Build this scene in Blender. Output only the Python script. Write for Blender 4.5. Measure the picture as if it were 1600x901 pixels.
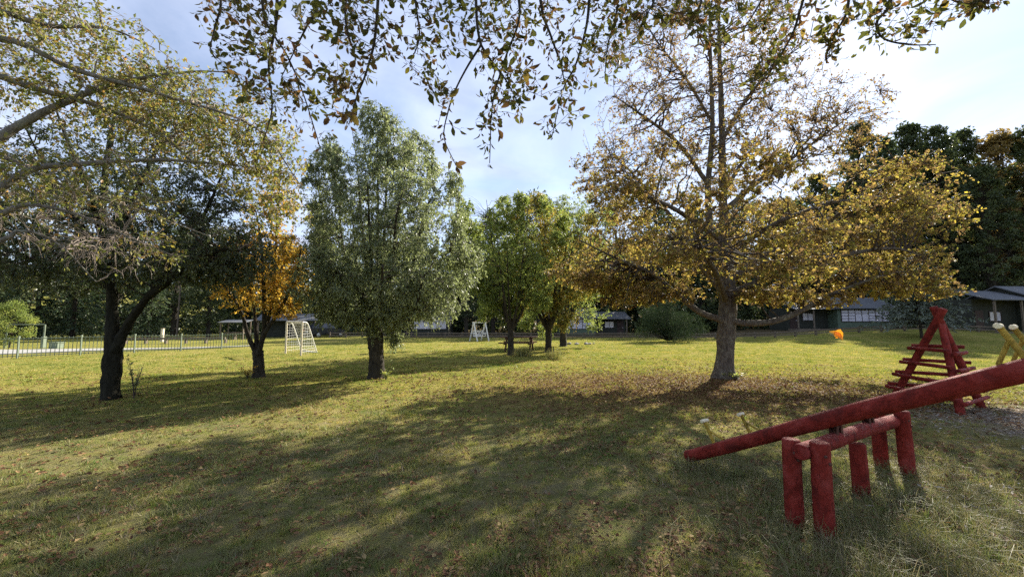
import bpy, bmesh, math, random
import numpy as np
from mathutils import Vector, Matrix

# ------------------------------------------------------------------ scene, camera, sky, sun
S = bpy.context.scene
for o in list(bpy.data.objects):
    bpy.data.objects.remove(o)
COL = S.collection
R = math.radians
H_EYE, F_PX, CX, CY = 1.6, 640.0, 800.0, 450.5
PITCH = math.atan(54.5 / F_PX)
SUN_AZ, SUN_EL = R(38.5), R(31)

cam_d = bpy.data.cameras.new('camera')
cam_d.sensor_width = 36.0
cam_d.lens = 36.0 * F_PX / 1600.0
cam_d.clip_start = 0.05
cam_d.clip_end = 2000
cam = bpy.data.objects.new('camera', cam_d)
COL.objects.link(cam)
cam.location = (0, 0, H_EYE)
cam.rotation_euler = (math.pi / 2 + PITCH, 0, 0)
S.camera = cam

W = bpy.data.worlds.new('World')
S.world = W
W.use_nodes = True
nt = W.node_tree
nt.nodes.clear()
n_out = nt.nodes.new('ShaderNodeOutputWorld')
n_bg = nt.nodes.new('ShaderNodeBackground')
n_bg.inputs['Strength'].default_value = 0.066
sky = nt.nodes.new('ShaderNodeTexSky')
sky.sky_type = 'NISHITA'
sky.sun_disc = False
sky.sun_elevation = SUN_EL
sky.sun_rotation = SUN_AZ
sky.altitude = 300
sky.air_density = 1.0
sky.dust_density = 0.25
sky.ozone_density = 1.6
tc = nt.nodes.new('ShaderNodeTexCoord')
sep = nt.nodes.new('ShaderNodeSeparateXYZ')
nt.links.new(tc.outputs['Generated'], sep.inputs[0])
zz = nt.nodes.new('ShaderNodeMath'); zz.operation = 'ADD'; zz.inputs[1].default_value = 0.12
zm = nt.nodes.new('ShaderNodeMath'); zm.operation = 'MAXIMUM'; zm.inputs[1].default_value = 0.05
nt.links.new(sep.outputs[2], zm.inputs[0]); nt.links.new(zm.outputs[0], zz.inputs[0])
dx = nt.nodes.new('ShaderNodeMath'); dx.operation = 'DIVIDE'
dy = nt.nodes.new('ShaderNodeMath'); dy.operation = 'DIVIDE'
nt.links.new(sep.outputs[0], dx.inputs[0]); nt.links.new(zz.outputs[0], dx.inputs[1])
nt.links.new(sep.outputs[1], dy.inputs[0]); nt.links.new(zz.outputs[0], dy.inputs[1])
cmb = nt.nodes.new('ShaderNodeCombineXYZ')
nt.links.new(dx.outputs[0], cmb.inputs[0]); nt.links.new(dy.outputs[0], cmb.inputs[1])
cn = nt.nodes.new('ShaderNodeTexNoise')
cn.inputs['Scale'].default_value = 1.1
cn.inputs['Detail'].default_value = 9
cn.inputs['Roughness'].default_value = 0.6
cn.inputs['Distortion'].default_value = 0.5
nt.links.new(cmb.outputs[0], cn.inputs['Vector'])
cr = nt.nodes.new('ShaderNodeMapRange')
cr.inputs[1].default_value = 0.30; cr.inputs[2].default_value = 0.66
cr.inputs[3].default_value = 0.18; cr.inputs[4].default_value = 0.94
nt.links.new(cn.outputs['Fac'], cr.inputs[0])
bw = nt.nodes.new('ShaderNodeRGBToBW')
nt.links.new(sky.outputs[0], bw.inputs[0])
cl = nt.nodes.new('ShaderNodeMix'); cl.data_type = 'RGBA'; cl.blend_type = 'MULTIPLY'
cl.inputs[0].default_value = 1.0
nt.links.new(bw.outputs[0], cl.inputs[6])
cl.inputs[7].default_value = (0.16, 0.165, 0.18, 1)
veil = nt.nodes.new('ShaderNodeMix'); veil.data_type = 'RGBA'; veil.blend_type = 'ADD'   # thin even cloud: mostly its own white, a little of the sky behind
veil.inputs[0].default_value = 1.0
nt.links.new(cl.outputs[2], veil.inputs[6])
veil.inputs[7].default_value = (3.8, 4.25, 5.6, 1)
mixc = nt.nodes.new('ShaderNodeMix'); mixc.data_type = 'RGBA'
nt.links.new(cr.outputs[0], mixc.inputs[0])
nt.links.new(sky.outputs[0], mixc.inputs[6])
cn2 = nt.nodes.new('ShaderNodeTexNoise'); cn2.inputs['Scale'].default_value = 2.6; cn2.inputs['Detail'].default_value = 8; cn2.inputs['Distortion'].default_value = 0.8
nt.links.new(cmb.outputs[0], cn2.inputs['Vector'])
cr2 = nt.nodes.new('ShaderNodeMapRange'); cr2.inputs[1].default_value = 0.3; cr2.inputs[2].default_value = 0.7; cr2.inputs[3].default_value = 0.78; cr2.inputs[4].default_value = 1.16
nt.links.new(cn2.outputs['Fac'], cr2.inputs[0])
vsc = nt.nodes.new('ShaderNodeVectorMath'); vsc.operation = 'SCALE'                     # thicker and thinner veils of cloud
nt.links.new(veil.outputs[2], vsc.inputs[0]); nt.links.new(cr2.outputs[0], vsc.inputs['Scale'])
nt.links.new(vsc.outputs[0], mixc.inputs[7])
nt.links.new(mixc.outputs[2], n_bg.inputs['Color'])
nt.links.new(n_bg.outputs[0], n_out.inputs['Surface'])

sun_d = bpy.data.lights.new('sun', 'SUN')
sun_d.energy = 5.0
sun_d.angle = R(0.6)
sun_d.color = (1.0, 0.93, 0.80)
sun = bpy.data.objects.new('sun', sun_d)
COL.objects.link(sun)
SUN_DIR = Vector((math.sin(SUN_AZ) * math.cos(SUN_EL), math.cos(SUN_AZ) * math.cos(SUN_EL), math.sin(SUN_EL)))
sun.rotation_euler = SUN_DIR.to_track_quat('Z', 'Y').to_euler()
sun.location = SUN_DIR * 60

vs = S.view_settings
vs.view_transform = 'Standard'
vs.look = 'None'
vs.exposure = 1.64
vs.gamma = 1.0
vs.use_curve_mapping = False
S.render.engine = 'CYCLES'
S.cycles.use_denoising = False
S.cycles.use_adaptive_sampling = True
S.cycles.adaptive_threshold = 0.02
S.cycles.max_bounces = 5
S.cycles.diffuse_bounces = 3
S.cycles.glossy_bounces = 2
S.cycles.transmission_bounces = 2
S.cycles.transparent_max_bounces = 4
S.cycles.sample_clamp_indirect = 8

# ------------------------------------------------------------------ helpers
def smooth(t):
    t = np.clip(t, 0, 1)
    return t * t * (3 - 2 * t)

def terr(x, y):
    x = np.asarray(x, float); y = np.asarray(y, float)
    z = 1.0 * smooth((x - 22) / 20) * smooth((y - 31) / 11)
    z = z + 11.0 * smooth((y - 74) / 60) + 8.0 * smooth((np.abs(x) - 95) / 60)
    z = z + 0.025 * np.sin(x * 0.55 + 1.3) * np.sin(y * 0.6 + 0.4) * smooth((np.hypot(x, y) - 3) / 6)
    z = z + 0.010 * np.sin(x * 2.3 + y * 1.1) * np.sin(y * 2.0 - x * 0.7)
    return z

def at(x, y, d):
    """point that stands at depth d (metres ahead) on the sight line of pixel (x, y) of the 1600 px photograph"""
    u, v = (x - CX) / F_PX, (CY - y) / F_PX
    dy_ = math.cos(PITCH) - v * math.sin(PITCH)
    dz_ = math.sin(PITCH) + v * math.cos(PITCH)
    return np.array([u / dy_ * d, d, H_EYE + dz_ / dy_ * d])

def gnd(x, d):
    """ground point at picture column x and depth d"""
    z, X = 0.0, 0.0
    for _ in range(4):
        X = (x - CX) / F_PX * (d * math.cos(PITCH) + (z - H_EYE) * math.sin(PITCH))
        z = float(terr(X, d))
    return np.array([X, d, z])

def atz(x, y, z=0.0):
    """point at height z on the sight line of pixel (x, y)"""
    u, v = (x - CX) / F_PX, (CY - y) / F_PX
    t = (z - H_EYE) / (math.sin(PITCH) + v * math.cos(PITCH))
    return np.array([u * t, (math.cos(PITCH) - v * math.sin(PITCH)) * t, z])

def fast_mesh(name, verts, tris=None, quads=None, attrs=None, smooth_shade=False):
    me = bpy.data.meshes.new(name)
    verts = np.asarray(verts, np.float32)
    tris = np.zeros((0, 3), np.int32) if tris is None else np.asarray(tris, np.int32).reshape(-1, 3)
    quads = np.zeros((0, 4), np.int32) if quads is None else np.asarray(quads, np.int32).reshape(-1, 4)
    me.vertices.add(len(verts))
    me.vertices.foreach_set('co', verts.ravel())
    nl = tris.size + quads.size
    me.loops.add(nl)
    me.loops.foreach_set('vertex_index', np.concatenate([tris.ravel(), quads.ravel()]).astype(np.int32))
    me.polygons.add(len(tris) + len(quads))
    starts = np.concatenate([np.arange(len(tris)) * 3, tris.size + np.arange(len(quads)) * 4]).astype(np.int32)
    me.polygons.foreach_set('loop_start', starts)
    me.polygons.foreach_set('use_smooth', np.full(len(starts), smooth_shade, bool))
    if attrs:
        for k, a in attrs.items():
            at_ = me.attributes.new(k, 'FLOAT', 'POINT')
            at_.data.foreach_set('value', np.asarray(a, np.float32))
    me.update(calc_edges=True)
    return me

def link(name, me, mat=None, parent=None, loc=None):
    o = bpy.data.objects.new(name, me)
    COL.objects.link(o)
    if me is not None and mat is not None and len(me.materials) == 0:
        me.materials.append(mat)
    if parent is not None:
        o.parent = parent
    if loc is not None:
        o.location = loc
    return o

def tag(o, label=None, cat=None, group=None, kind=None):
    if label: o['label'] = label
    if cat: o['category'] = cat
    if group: o['group'] = group
    if kind: o['kind'] = kind
    return o

def empty(name, loc=(0, 0, 0), rz=0.0):
    o = bpy.data.objects.new(name, None)
    o.empty_display_size = 0.2
    COL.objects.link(o)
    o.location = loc
    o.rotation_euler = (0, 0, rz)
    return o

def norm(v):
    return v / np.maximum(np.linalg.norm(v, axis=-1, keepdims=True), 1e-9)

def catmull(pts, n):
    P = np.asarray(pts, float)
    m = len(P)
    if m == 2:
        t = np.linspace(0, 1, n)[:, None]
        return P[0] * (1 - t) + P[1] * t
    Q = np.vstack([2 * P[0] - P[1], P, 2 * P[-1] - P[-2]])
    seg = np.linalg.norm(np.diff(P, axis=0), axis=1)
    cum = np.concatenate([[0], np.cumsum(seg)])
    s = np.linspace(0, cum[-1], n)
    i = np.clip(np.searchsorted(cum, s, 'right') - 1, 0, m - 2)
    t = ((s - cum[i]) / np.maximum(seg[i], 1e-9))[:, None]
    p0, p1, p2, p3 = Q[i], Q[i + 1], Q[i + 2], Q[i + 3]
    return 0.5 * (2 * p1 + (p2 - p0) * t + (2 * p0 - 5 * p1 + 4 * p2 - p3) * t ** 2 + (3 * p1 - p0 - 3 * p2 + p3) * t ** 3)

def tubes(C, Rd, sides):
    """B tubes of K rings: C (B,K,3), Rd (B,K) -> verts, quads"""
    B, K, _ = C.shape
    T = norm(np.gradient(C, axis=1))
    m = np.abs(norm(C[:, -1] - C[:, 0])[:, 2]) > 0.75
    ref = np.where(m[:, None], np.array([[1.0, 0.13, 0]]), np.array([[0.05, 0.1, 1.0]]))[:, None, :]
    N1 = norm(np.cross(T, np.broadcast_to(ref, T.shape)))
    N2 = np.cross(T, N1)
    a = np.arange(sides) * 2 * math.pi / sides
    V = C[:, :, None, :] + Rd[:, :, None, None] * (np.cos(a)[None, None, :, None] * N1[:, :, None, :] + np.sin(a)[None, None, :, None] * N2[:, :, None, :])
    idx = np.arange(B * K * sides).reshape(B, K, sides)
    A = idx[:, :-1, :]; Bq = np.roll(idx, -1, axis=2)[:, :-1, :]
    Cq = np.roll(idx, -1, axis=2)[:, 1:, :]; D = idx[:, 1:, :]
    q = np.stack([A, D, Cq, Bq], -1).reshape(-1, 4)
    return V.reshape(-1, 3), q

class Acc:
    def __init__(s):
        s.v, s.t, s.q, s.a, s.n = [], [], [], [], 0
    def add(s, v, tris=None, quads=None, a=None):
        v = np.asarray(v, float)
        if tris is not None and len(tris): s.t.append(np.asarray(tris) + s.n)
        if quads is not None and len(quads): s.q.append(np.asarray(quads) + s.n)
        s.v.append(v)
        s.a.append(np.zeros(len(v)) if a is None else np.asarray(a))
        s.n += len(v)
    def mesh(s, name, off=(0, 0, 0), smooth_shade=False):
        return fast_mesh(name, np.concatenate(s.v) - np.asarray(off, float),
                         np.concatenate(s.t) if s.t else None, np.concatenate(s.q) if s.q else None,
                         {'rnd': np.concatenate(s.a)}, smooth_shade)
    def tube(s, pts, r, sides=10, n=None, a=None, rng=None, rough=0.0):
        C = catmull(pts, n or max(3, 4 * len(pts)))
        r = np.atleast_1d(np.asarray(r, float))
        pa_ = np.asarray(pts, float)
        cum = np.concatenate([[0], np.cumsum(np.linalg.norm(np.diff(pa_, axis=0), axis=1))])
        rq = np.interp(np.linspace(0, 1, len(pa_)), np.linspace(0, 1, len(r)), r)
        rr = np.interp(np.linspace(0, cum[-1], len(C)), cum, rq)
        v, q = tubes(C[None], rr[None], sides)
        if rough and rng is not None:
            cen = np.repeat(C, sides, axis=0)
            v = cen + (v - cen) * (1 + rough * rng.standard_normal(len(v)))[:, None]
        s.add(v, quads=q, a=a)
        return C, rr
    def box(s, x0, x1, y0, y1, z0, z1):
        v = np.array([[x0, y0, z0], [x1, y0, z0], [x1, y1, z0], [x0, y1, z0], [x0, y0, z1], [x1, y0, z1], [x1, y1, z1], [x0, y1, z1]], float)
        q = [[0, 3, 2, 1], [4, 5, 6, 7], [0, 1, 5, 4], [1, 2, 6, 5], [2, 3, 7, 6], [3, 0, 4, 7]]
        s.add(v, quads=q)
    def bar(s, p, q_, w, h):
        """rectangular bar from p to q_, w wide, h high"""
        p = np.asarray(p, float); q_ = np.asarray(q_, float)
        t = norm(q_ - p)
        ref = np.array([0, 0, 1.0]) if abs(t[2]) < 0.9 else np.array([0, 1.0, 0])
        a = norm(np.cross(t, ref)); b = np.cross(a, t)
        v = []
        for c in (p, q_):
            for sa, sb in ((-1, -1), (1, -1), (1, 1), (-1, 1)):
                v.append(c + a * sa * w / 2 + b * sb * h / 2)
        s.add(v, quads=[[0, 1, 2, 3], [7, 6, 5, 4], [0, 4, 5, 1], [1, 5, 6, 2], [2, 6, 7, 3], [3, 7, 4, 0]])

def log_mesh(name, p, q_, r0, r1, rng, sides=20, rings=14, cap=True, bend=0.0, off=(0, 0, 0)):
    """a round timber: slightly uneven, chamfered ends, closed"""
    p = np.asarray(p, float); q_ = np.asarray(q_, float)
    L = np.linalg.norm(q_ - p); t = (q_ - p) / L
    ref = np.array([0, 0, 1.0]) if abs(t[2]) < 0.8 else np.array([1.0, 0, 0])
    a = norm(np.cross(t, ref)); b = np.cross(t, a)
    ch = min(0.012, r0 * 0.2)
    s_ = np.concatenate([[0, ch], np.linspace(ch, L - ch, rings)[1:-1], [L - ch, L]])
    rr = np.interp(s_, [0, L], [r0, r1])
    rr[0] -= ch * 0.8; rr[-1] -= ch * 0.8
    ang = np.arange(sides) * 2 * math.pi / sides
    ph = rng.uniform(0, 6.28, 6)
    V = []
    for k, (sk, rk) in enumerate(zip(s_, rr)):
        wob = 1 + 0.025 * np.sin(2 * ang + ph[0] + sk * 1.3) + 0.018 * np.sin(3 * ang + ph[1] - sk * 2.1) + 0.012 * rng.standard_normal(sides)
        c = p + t * sk + a * bend * math.sin(math.pi * sk / L) + b * 0.006 * math.sin(ph[2] + sk * 2.6)
        V.append(c + rk * wob[:, None] * (np.cos(ang)[:, None] * a + np.sin(ang)[:, None] * b))
    V = np.concatenate(V)
    K = len(s_)
    idx = np.arange(K * sides).reshape(K, sides)
    q = np.stack([idx[:-1], np.roll(idx, -1, 1)[:-1], np.roll(idx, -1, 1)[1:], idx[1:]], -1).reshape(-1, 4)
    n0 = len(V)
    V = np.vstack([V, p - t * 0.001, q_ + t * 0.001])
    tr = [[n0, idx[0, (i + 1) % sides], idx[0, i]] for i in range(sides)] + [[n0 + 1, idx[-1, i], idx[-1, (i + 1) % sides]] for i in range(sides)]
    lx = np.concatenate([np.repeat(s_, sides), [0, L]]) + rng.uniform(0, 9)
    lc = np.concatenate([np.tile(np.cos(ang), K) * r0, [0, 0]]); ls = np.concatenate([np.tile(np.sin(ang), K) * r0, [0, 0]])
    me = fast_mesh(name, V - np.asarray(off), tr, q, {'lx': lx, 'lc': lc, 'ls': ls}, True)
    # flat end grain
    n_t = len(tr)
    me.polygons.foreach_set('use_smooth', np.concatenate([np.zeros(n_t, bool), np.ones(len(q), bool)]))
    return me

# ------------------------------------------------------------------ materials
def new_mat(name):
    m = bpy.data.materials.new(name)
    m.use_nodes = True
    n = m.node_tree
    n.nodes.clear()
    out = n.nodes.new('ShaderNodeOutputMaterial')
    return m, n, out

def node(n, typ, **kw):
    x = n.nodes.new(typ)
    for k, v in kw.items():
        setattr(x, k, v)
    return x

def ramp(n, stops, interp='LINEAR'):
    r = n.nodes.new('ShaderNodeValToRGB')
    r.color_ramp.interpolation = interp
    e = r.color_ramp.elements
    while len(e) < len(stops): e.new(0.5)
    for el, (p, c) in zip(e, stops):
        el.position = p
        el.color = (c[0], c[1], c[2], 1)
    return r

def noise(n, scale, detail=4, rough=0.55, vec=None, dist=0.0):
    x = n.nodes.new('ShaderNodeTexNoise')
    x.inputs['Scale'].default_value = scale
    x.inputs['Detail'].default_value = detail
    x.inputs['Roughness'].default_value = rough
    x.inputs['Distortion'].default_value = dist
    if vec is not None: n.links.new(vec, x.inputs['Vector'])
    return x

def mixrgb(n, fac, a, b, mode='MIX'):
    x = n.nodes.new('ShaderNodeMix')
    x.data_type = 'RGBA'; x.blend_type = mode
    for s_, v in ((x.inputs[0], fac), (x.inputs[6], a), (x.inputs[7], b)):
        if hasattr(v, 'links'): n.links.new(v, s_)
        elif isinstance(v, (int, float)): s_.default_value = v
        else: s_.default_value = (v[0], v[1], v[2], 1)
    return x.outputs[2]

def maprange(n, val, a, b, c=0.0, d=1.0):
    x = n.nodes.new('ShaderNodeMapRange')
    n.links.new(val, x.inputs[0])
    for i, v in enumerate((a, b, c, d)): x.inputs[i + 1].default_value = v
    return x.outputs[0]

def mathn(n, op, a, b=None):
    x = n.nodes.new('ShaderNodeMath'); x.operation = op
    for i, v in enumerate((a, b)):
        if v is None: continue
        if hasattr(v, 'links'): n.links.new(v, x.inputs[i])
        else: x.inputs[i].default_value = v
    return x.outputs[0]

def principled(n, out, color, rough=0.7, spec=0.3, metal=0.0, bump=None, bump_d=0.01, bump_s=0.6):
    b = n.nodes.new('ShaderNodeBsdfPrincipled')
    if hasattr(color, 'links'): n.links.new(color, b.inputs['Base Color'])
    else: b.inputs['Base Color'].default_value = (color[0], color[1], color[2], 1)
    if hasattr(rough, 'links'): n.links.new(rough, b.inputs['Roughness'])
    else: b.inputs['Roughness'].default_value = rough
    b.inputs['Specular IOR Level'].default_value = spec
    b.inputs['Metallic'].default_value = metal
    if bump is not None:
        bn = n.nodes.new('ShaderNodeBump')
        bn.inputs['Strength'].default_value = bump_s
        bn.inputs['Distance'].default_value = bump_d
        n.links.new(bump, bn.inputs['Height'])
        n.links.new(bn.outputs[0], b.inputs['Normal'])
    if out is not None: n.links.new(b.outputs[0], out.inputs['Surface'])
    return b

def leaf_mat(name, stops, trans=0.45, rough=0.5, spec=0.35, tboost=1.5):
    m, n, out = new_mat(name)
    at_ = node(n, 'ShaderNodeAttribute', attribute_name='rnd')
    rp = ramp(n, stops)
    n.links.new(at_.outputs['Fac'], rp.inputs[0])
    p = principled(n, None, rp.outputs[0], rough, spec)
    tcol = mixrgb(n, 1.0, rp.outputs[0], (tboost, tboost, tboost * 0.75), 'MULTIPLY')
    t = node(n, 'ShaderNodeBsdfTranslucent')
    n.links.new(tcol, t.inputs['Color'])
    mx = node(n, 'ShaderNodeMixShader')
    mx.inputs[0].default_value = trans
    n.links.new(p.outputs[0], mx.inputs[1]); n.links.new(t.outputs[0], mx.inputs[2])
    n.links.new(mx.outputs[0], out.inputs['Surface'])
    return m

def bark_mat(name, c0, c1, scale=9.0, lichen=None, bd=0.03):
    m, n, out = new_mat(name)
    tcd = node(n, 'ShaderNodeTexCoord')
    mp = node(n, 'ShaderNodeMapping')
    mp.inputs['Scale'].default_value = (1, 1, 0.28)
    n.links.new(tcd.outputs['Object'], mp.inputs['Vector'])
    a = noise(n, scale * 2.2, 6, 0.65, mp.outputs[0], 0.6)
    rp = ramp(n, [(0.32, c0), (0.68, c1)])
    n.links.new(a.outputs['Fac'], rp.inputs[0])
    col = rp.outputs[0]
    if lichen:
        l = noise(n, scale * 0.8, 5, 0.7, tcd.outputs['Object'])
        col = mixrgb(n, maprange(n, l.outputs['Fac'], 0.52, 0.66, 0, 0.75), col, lichen)
    principled(n, out, col, 0.9, 0.15, 0, a.outputs['Fac'], bd, 0.9)
    return m

def plain(name, c, rough=0.6, spec=0.3, metal=0.0, var=0.25, scale=6.0, bump=0.0):
    m, n, out = new_mat(name)
    tcd = node(n, 'ShaderNodeTexCoord')
    a = noise(n, scale, 6, 0.65, tcd.outputs['Object'])
    f = maprange(n, a.outputs['Fac'], 0.3, 0.7, 1 - var, 1 + var)
    vm = node(n, 'ShaderNodeCombineColor')
    for i in range(3): n.links.new(f, vm.inputs[i])
    col = mixrgb(n, 1.0, c, vm.outputs[0], 'MULTIPLY')
    principled(n, out, col, rough, spec, metal, a.outputs['Fac'] if bump else None, bump or 0.01)
    return m

def ground_colour(n, pos):
    """shared lawn colour over world position: straw, green and bare patches"""
    a = noise(n, 0.35, 5, 0.6, pos, 0.4)
    b = noise(n, 1.9, 6, 0.65, pos, 0.3)
    c = noise(n, 14.0, 4, 0.7, pos)
    e = noise(n, 6.5, 5, 0.7, pos, 0.5)
    f = mathn(n, 'ADD', mathn(n, 'MULTIPLY', a.outputs['Fac'], 0.25), mathn(n, 'ADD', mathn(n, 'MULTIPLY', b.outputs['Fac'], 0.40), mathn(n, 'MULTIPLY', e.outputs['Fac'], 0.35)))
    rp = ramp(n, [(0.36, (0.075, 0.120, 0.024)), (0.44, (0.165, 0.200, 0.038)), (0.50, (0.255, 0.245, 0.052)), (0.56, (0.32, 0.275, 0.078)), (0.63, (0.36, 0.30, 0.16))])
    n.links.new(f, rp.inputs[0])
    # turf blends to greyish straw at the near end, broken up by noise
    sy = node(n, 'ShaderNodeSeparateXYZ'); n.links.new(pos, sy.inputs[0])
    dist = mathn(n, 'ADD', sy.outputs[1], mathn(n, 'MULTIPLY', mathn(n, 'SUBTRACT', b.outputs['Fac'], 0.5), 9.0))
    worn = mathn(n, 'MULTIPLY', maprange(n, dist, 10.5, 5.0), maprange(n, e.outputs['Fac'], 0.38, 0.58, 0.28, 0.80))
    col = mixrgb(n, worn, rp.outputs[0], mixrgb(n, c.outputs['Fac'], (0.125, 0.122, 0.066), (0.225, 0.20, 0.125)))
    return col, a, b, c

def lawn_material():
    m, n, out = new_mat('lawn_soil_and_grass')
    geo = node(n, 'ShaderNodeNewGeometry')
    pos = geo.outputs['Position']
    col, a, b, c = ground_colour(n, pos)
    fine = noise(n, 55.0, 5, 0.75, pos)
    col = mixrgb(n, maprange(n, fine.outputs['Fac'], 0.38, 0.64, 0.0, 0.6), col, (0.085, 0.065, 0.034))
    # litter under the big tree and trodden, leaf-strewn soil at the play equipment
    def zone(cx, cy, rx, ry, wob):
        sp = node(n, 'ShaderNodeSeparateXYZ'); n.links.new(pos, sp.inputs[0])
        ex = mathn(n, 'DIVIDE', mathn(n, 'SUBTRACT', sp.outputs[0], cx), rx)
        ey = mathn(n, 'DIVIDE', mathn(n, 'SUBTRACT', sp.outputs[1], cy), ry)
        r2 = mathn(n, 'ADD', mathn(n, 'MULTIPLY', ex, ex), mathn(n, 'MULTIPLY', ey, ey))
        r2 = mathn(n, 'ADD', r2, mathn(n, 'MULTIPLY', mathn(n, 'SUBTRACT', b.outputs['Fac'], 0.5), wob))
        return r2
    z1 = zone(4.7, 10.3, 6.2, 3.6, 2.6)
    l1 = mathn(n, 'MULTIPLY', maprange(n, z1, 1.2, 0.2), maprange(n, c.outputs['Fac'], 0.36, 0.6, 0.25, 0.95))
    col = mixrgb(n, l1, col, (0.15, 0.088, 0.042))
    z2 = zone(9.2, 6.6, 2.6, 1.7, 2.2)
    l2 = mathn(n, 'MULTIPLY', maprange(n, z2, 1.1, 0.3), maprange(n, c.outputs['Fac'], 0.32, 0.55, 0.4, 1.0))
    col = mixrgb(n, l2, col, (0.25, 0.20, 0.16))
    # scattered litter speckle
    vo = node(n, 'ShaderNodeTexVoronoi'); vo.inputs['Scale'].default_value = 9.0
    n.links.new(pos, vo.inputs['Vector'])
    sp_ = mathn(n, 'MULTIPLY', maprange(n, vo.outputs['Distance'], 0.22, 0.12), maprange(n, b.outputs['Fac'], 0.5, 0.62, 0.0, 0.7))
    col = mixrgb(n, sp_, col, (0.16, 0.085, 0.05))
    # bare soil beyond the far rail fence
    sp = node(n, 'ShaderNodeSeparateXYZ'); n.links.new(pos, sp.inputs[0])
    far = mathn(n, 'MULTIPLY', maprange(n, sp.outputs[1], 45.5, 47.5), maprange(n, sp.outputs[0], -16, -12))
    col = mixrgb(n, far, col, mixrgb(n, b.outputs['Fac'], (0.075, 0.055, 0.035), (0.12, 0.10, 0.05)))
    principled(n, out, col, 1.0, 0.0, 0, fine.outputs['Fac'], 0.05, 0.8)
    return m

def grass_mat(name, tint=(1, 1, 1), dry=0.0, trans=0.35):
    m, n, out = new_mat(name)
    geo = node(n, 'ShaderNodeNewGeometry')
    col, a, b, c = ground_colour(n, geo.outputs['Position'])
    at_ = node(n, 'ShaderNodeAttribute', attribute_name='rnd')
    rp = ramp(n, [(0.0, (0.55, 1.30, 0.40)), (0.05, (0.50, 0.95, 0.42)), (0.12, (0.50, 0.72, 0.50)), (0.3, (0.80, 0.95, 0.8)), (0.6, (1.15, 1.10, 1.1)), (0.8, (1.45, 1.25, 1.7)), (1.0, (1.75, 1.45, 2.8))])
    n.links.new(at_.outputs['Fac'], rp.inputs[0])
    col = mixrgb(n, 1.0, col, rp.outputs[0], 'MULTIPLY')
    col = mixrgb(n, 1.0, col, tint, 'MULTIPLY')
    if dry: col = mixrgb(n, dry, col, (0.185, 0.165, 0.10))
    p = principled(n, None, col, 0.6, 0.25)
    t = node(n, 'ShaderNodeBsdfTranslucent'); n.links.new(mixrgb(n, 1.0, col, (1.3, 1.3, 0.9), 'MULTIPLY'), t.inputs['Color'])
    mx = node(n, 'ShaderNodeMixShader'); mx.inputs[0].default_value = trans
    n.links.new(p.outputs[0], mx.inputs[1]); n.links.new(t.outputs[0], mx.inputs[2])
    n.links.new(mx.outputs[0], out.inputs['Surface'])
    return m

def paint_mat(name, base, worn, wear=0.5, log=True):
    """old paint on timber or pipe: blotches, lengthwise grain and drying cracks, chips down to the wood, rain-bleached upper faces"""
    m, n, out = new_mat(name)
    tcd = node(n, 'ShaderNodeTexCoord'); geo = node(n, 'ShaderNodeNewGeometry')
    if log:
        def vec(k):
            cb = node(n, 'ShaderNodeCombineXYZ')
            for i, (nm, f) in enumerate((('lc', 1.0), ('ls', 1.0), ('lx', k))):
                a_ = node(n, 'ShaderNodeAttribute', attribute_name=nm)
                n.links.new(mathn(n, 'MULTIPLY', a_.outputs['Fac'], f), cb.inputs[i])
            return cb.outputs[0]
        v_long, v_mid = vec(0.07), vec(0.8)
    else:
        v_long = v_mid = tcd.outputs['Object']
    a = noise(n, 13 if log else 9, 7, 0.75, v_mid, 0.5)
    g = noise(n, 130, 6, 0.72, v_long, 0.4)
    spk = noise(n, 34 if log else 26, 9, 0.78, v_mid, 1.2)
    rp = ramp(n, [(0.30, [x * 0.38 for x in base]), (0.47, base), (0.60, [min(1, x * 1.25 + 0.012) for x in base]), (0.74, [min(1, x * 1.4 + 0.03) for x in base])])
    n.links.new(a.outputs['Fac'], rp.inputs[0])
    col = mixrgb(n, maprange(n, g.outputs['Fac'], 0.40, 0.62, 0, 0.45), rp.outputs[0], [x * 0.55 for x in base])
    big = noise(n, 5.5, 5, 0.65, v_mid, 0.8)                     # weather stains and faded stretches
    col = mixrgb(n, maprange(n, big.outputs['Fac'], 0.50, 0.62, 0, 0.65), col, [min(1, x * 0.30 + 0.006) for x in base])
    col = mixrgb(n, maprange(n, big.outputs['Fac'], 0.46, 0.34, 0, 0.55), col, [min(1, x * 1.25 + 0.035) for x in base])
    sp = node(n, 'ShaderNodeSeparateXYZ'); n.links.new(geo.outputs['Normal'], sp.inputs[0])
    up = maprange(n, sp.outputs[2], 0.62, 0.98)
    w = mathn(n, 'MULTIPLY', maprange(n, spk.outputs['Fac'], 0.46, 0.58), mathn(n, 'MULTIPLY', up, wear))
    col = mixrgb(n, w, col, worn)
    chips = mathn(n, 'MULTIPLY', maprange(n, spk.outputs['Fac'], 0.63, 0.68), 0.8)
    col = mixrgb(n, chips, col, (0.075, 0.045, 0.035))
    crack = maprange(n, g.outputs['Fac'], 0.41, 0.35, 0, 0.9)
    col = mixrgb(n, crack, col, [x * 0.16 for x in base])
    hgt = mathn(n, 'SUBTRACT', mathn(n, 'MULTIPLY', g.outputs['Fac'], 1.0), mathn(n, 'MULTIPLY', chips, 0.6))
    principled(n, out, col, maprange(n, a.outputs['Fac'], 0.3, 0.7, 0.62, 0.88), 0.16, 0, hgt, 0.014, 0.9)
    return m

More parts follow.
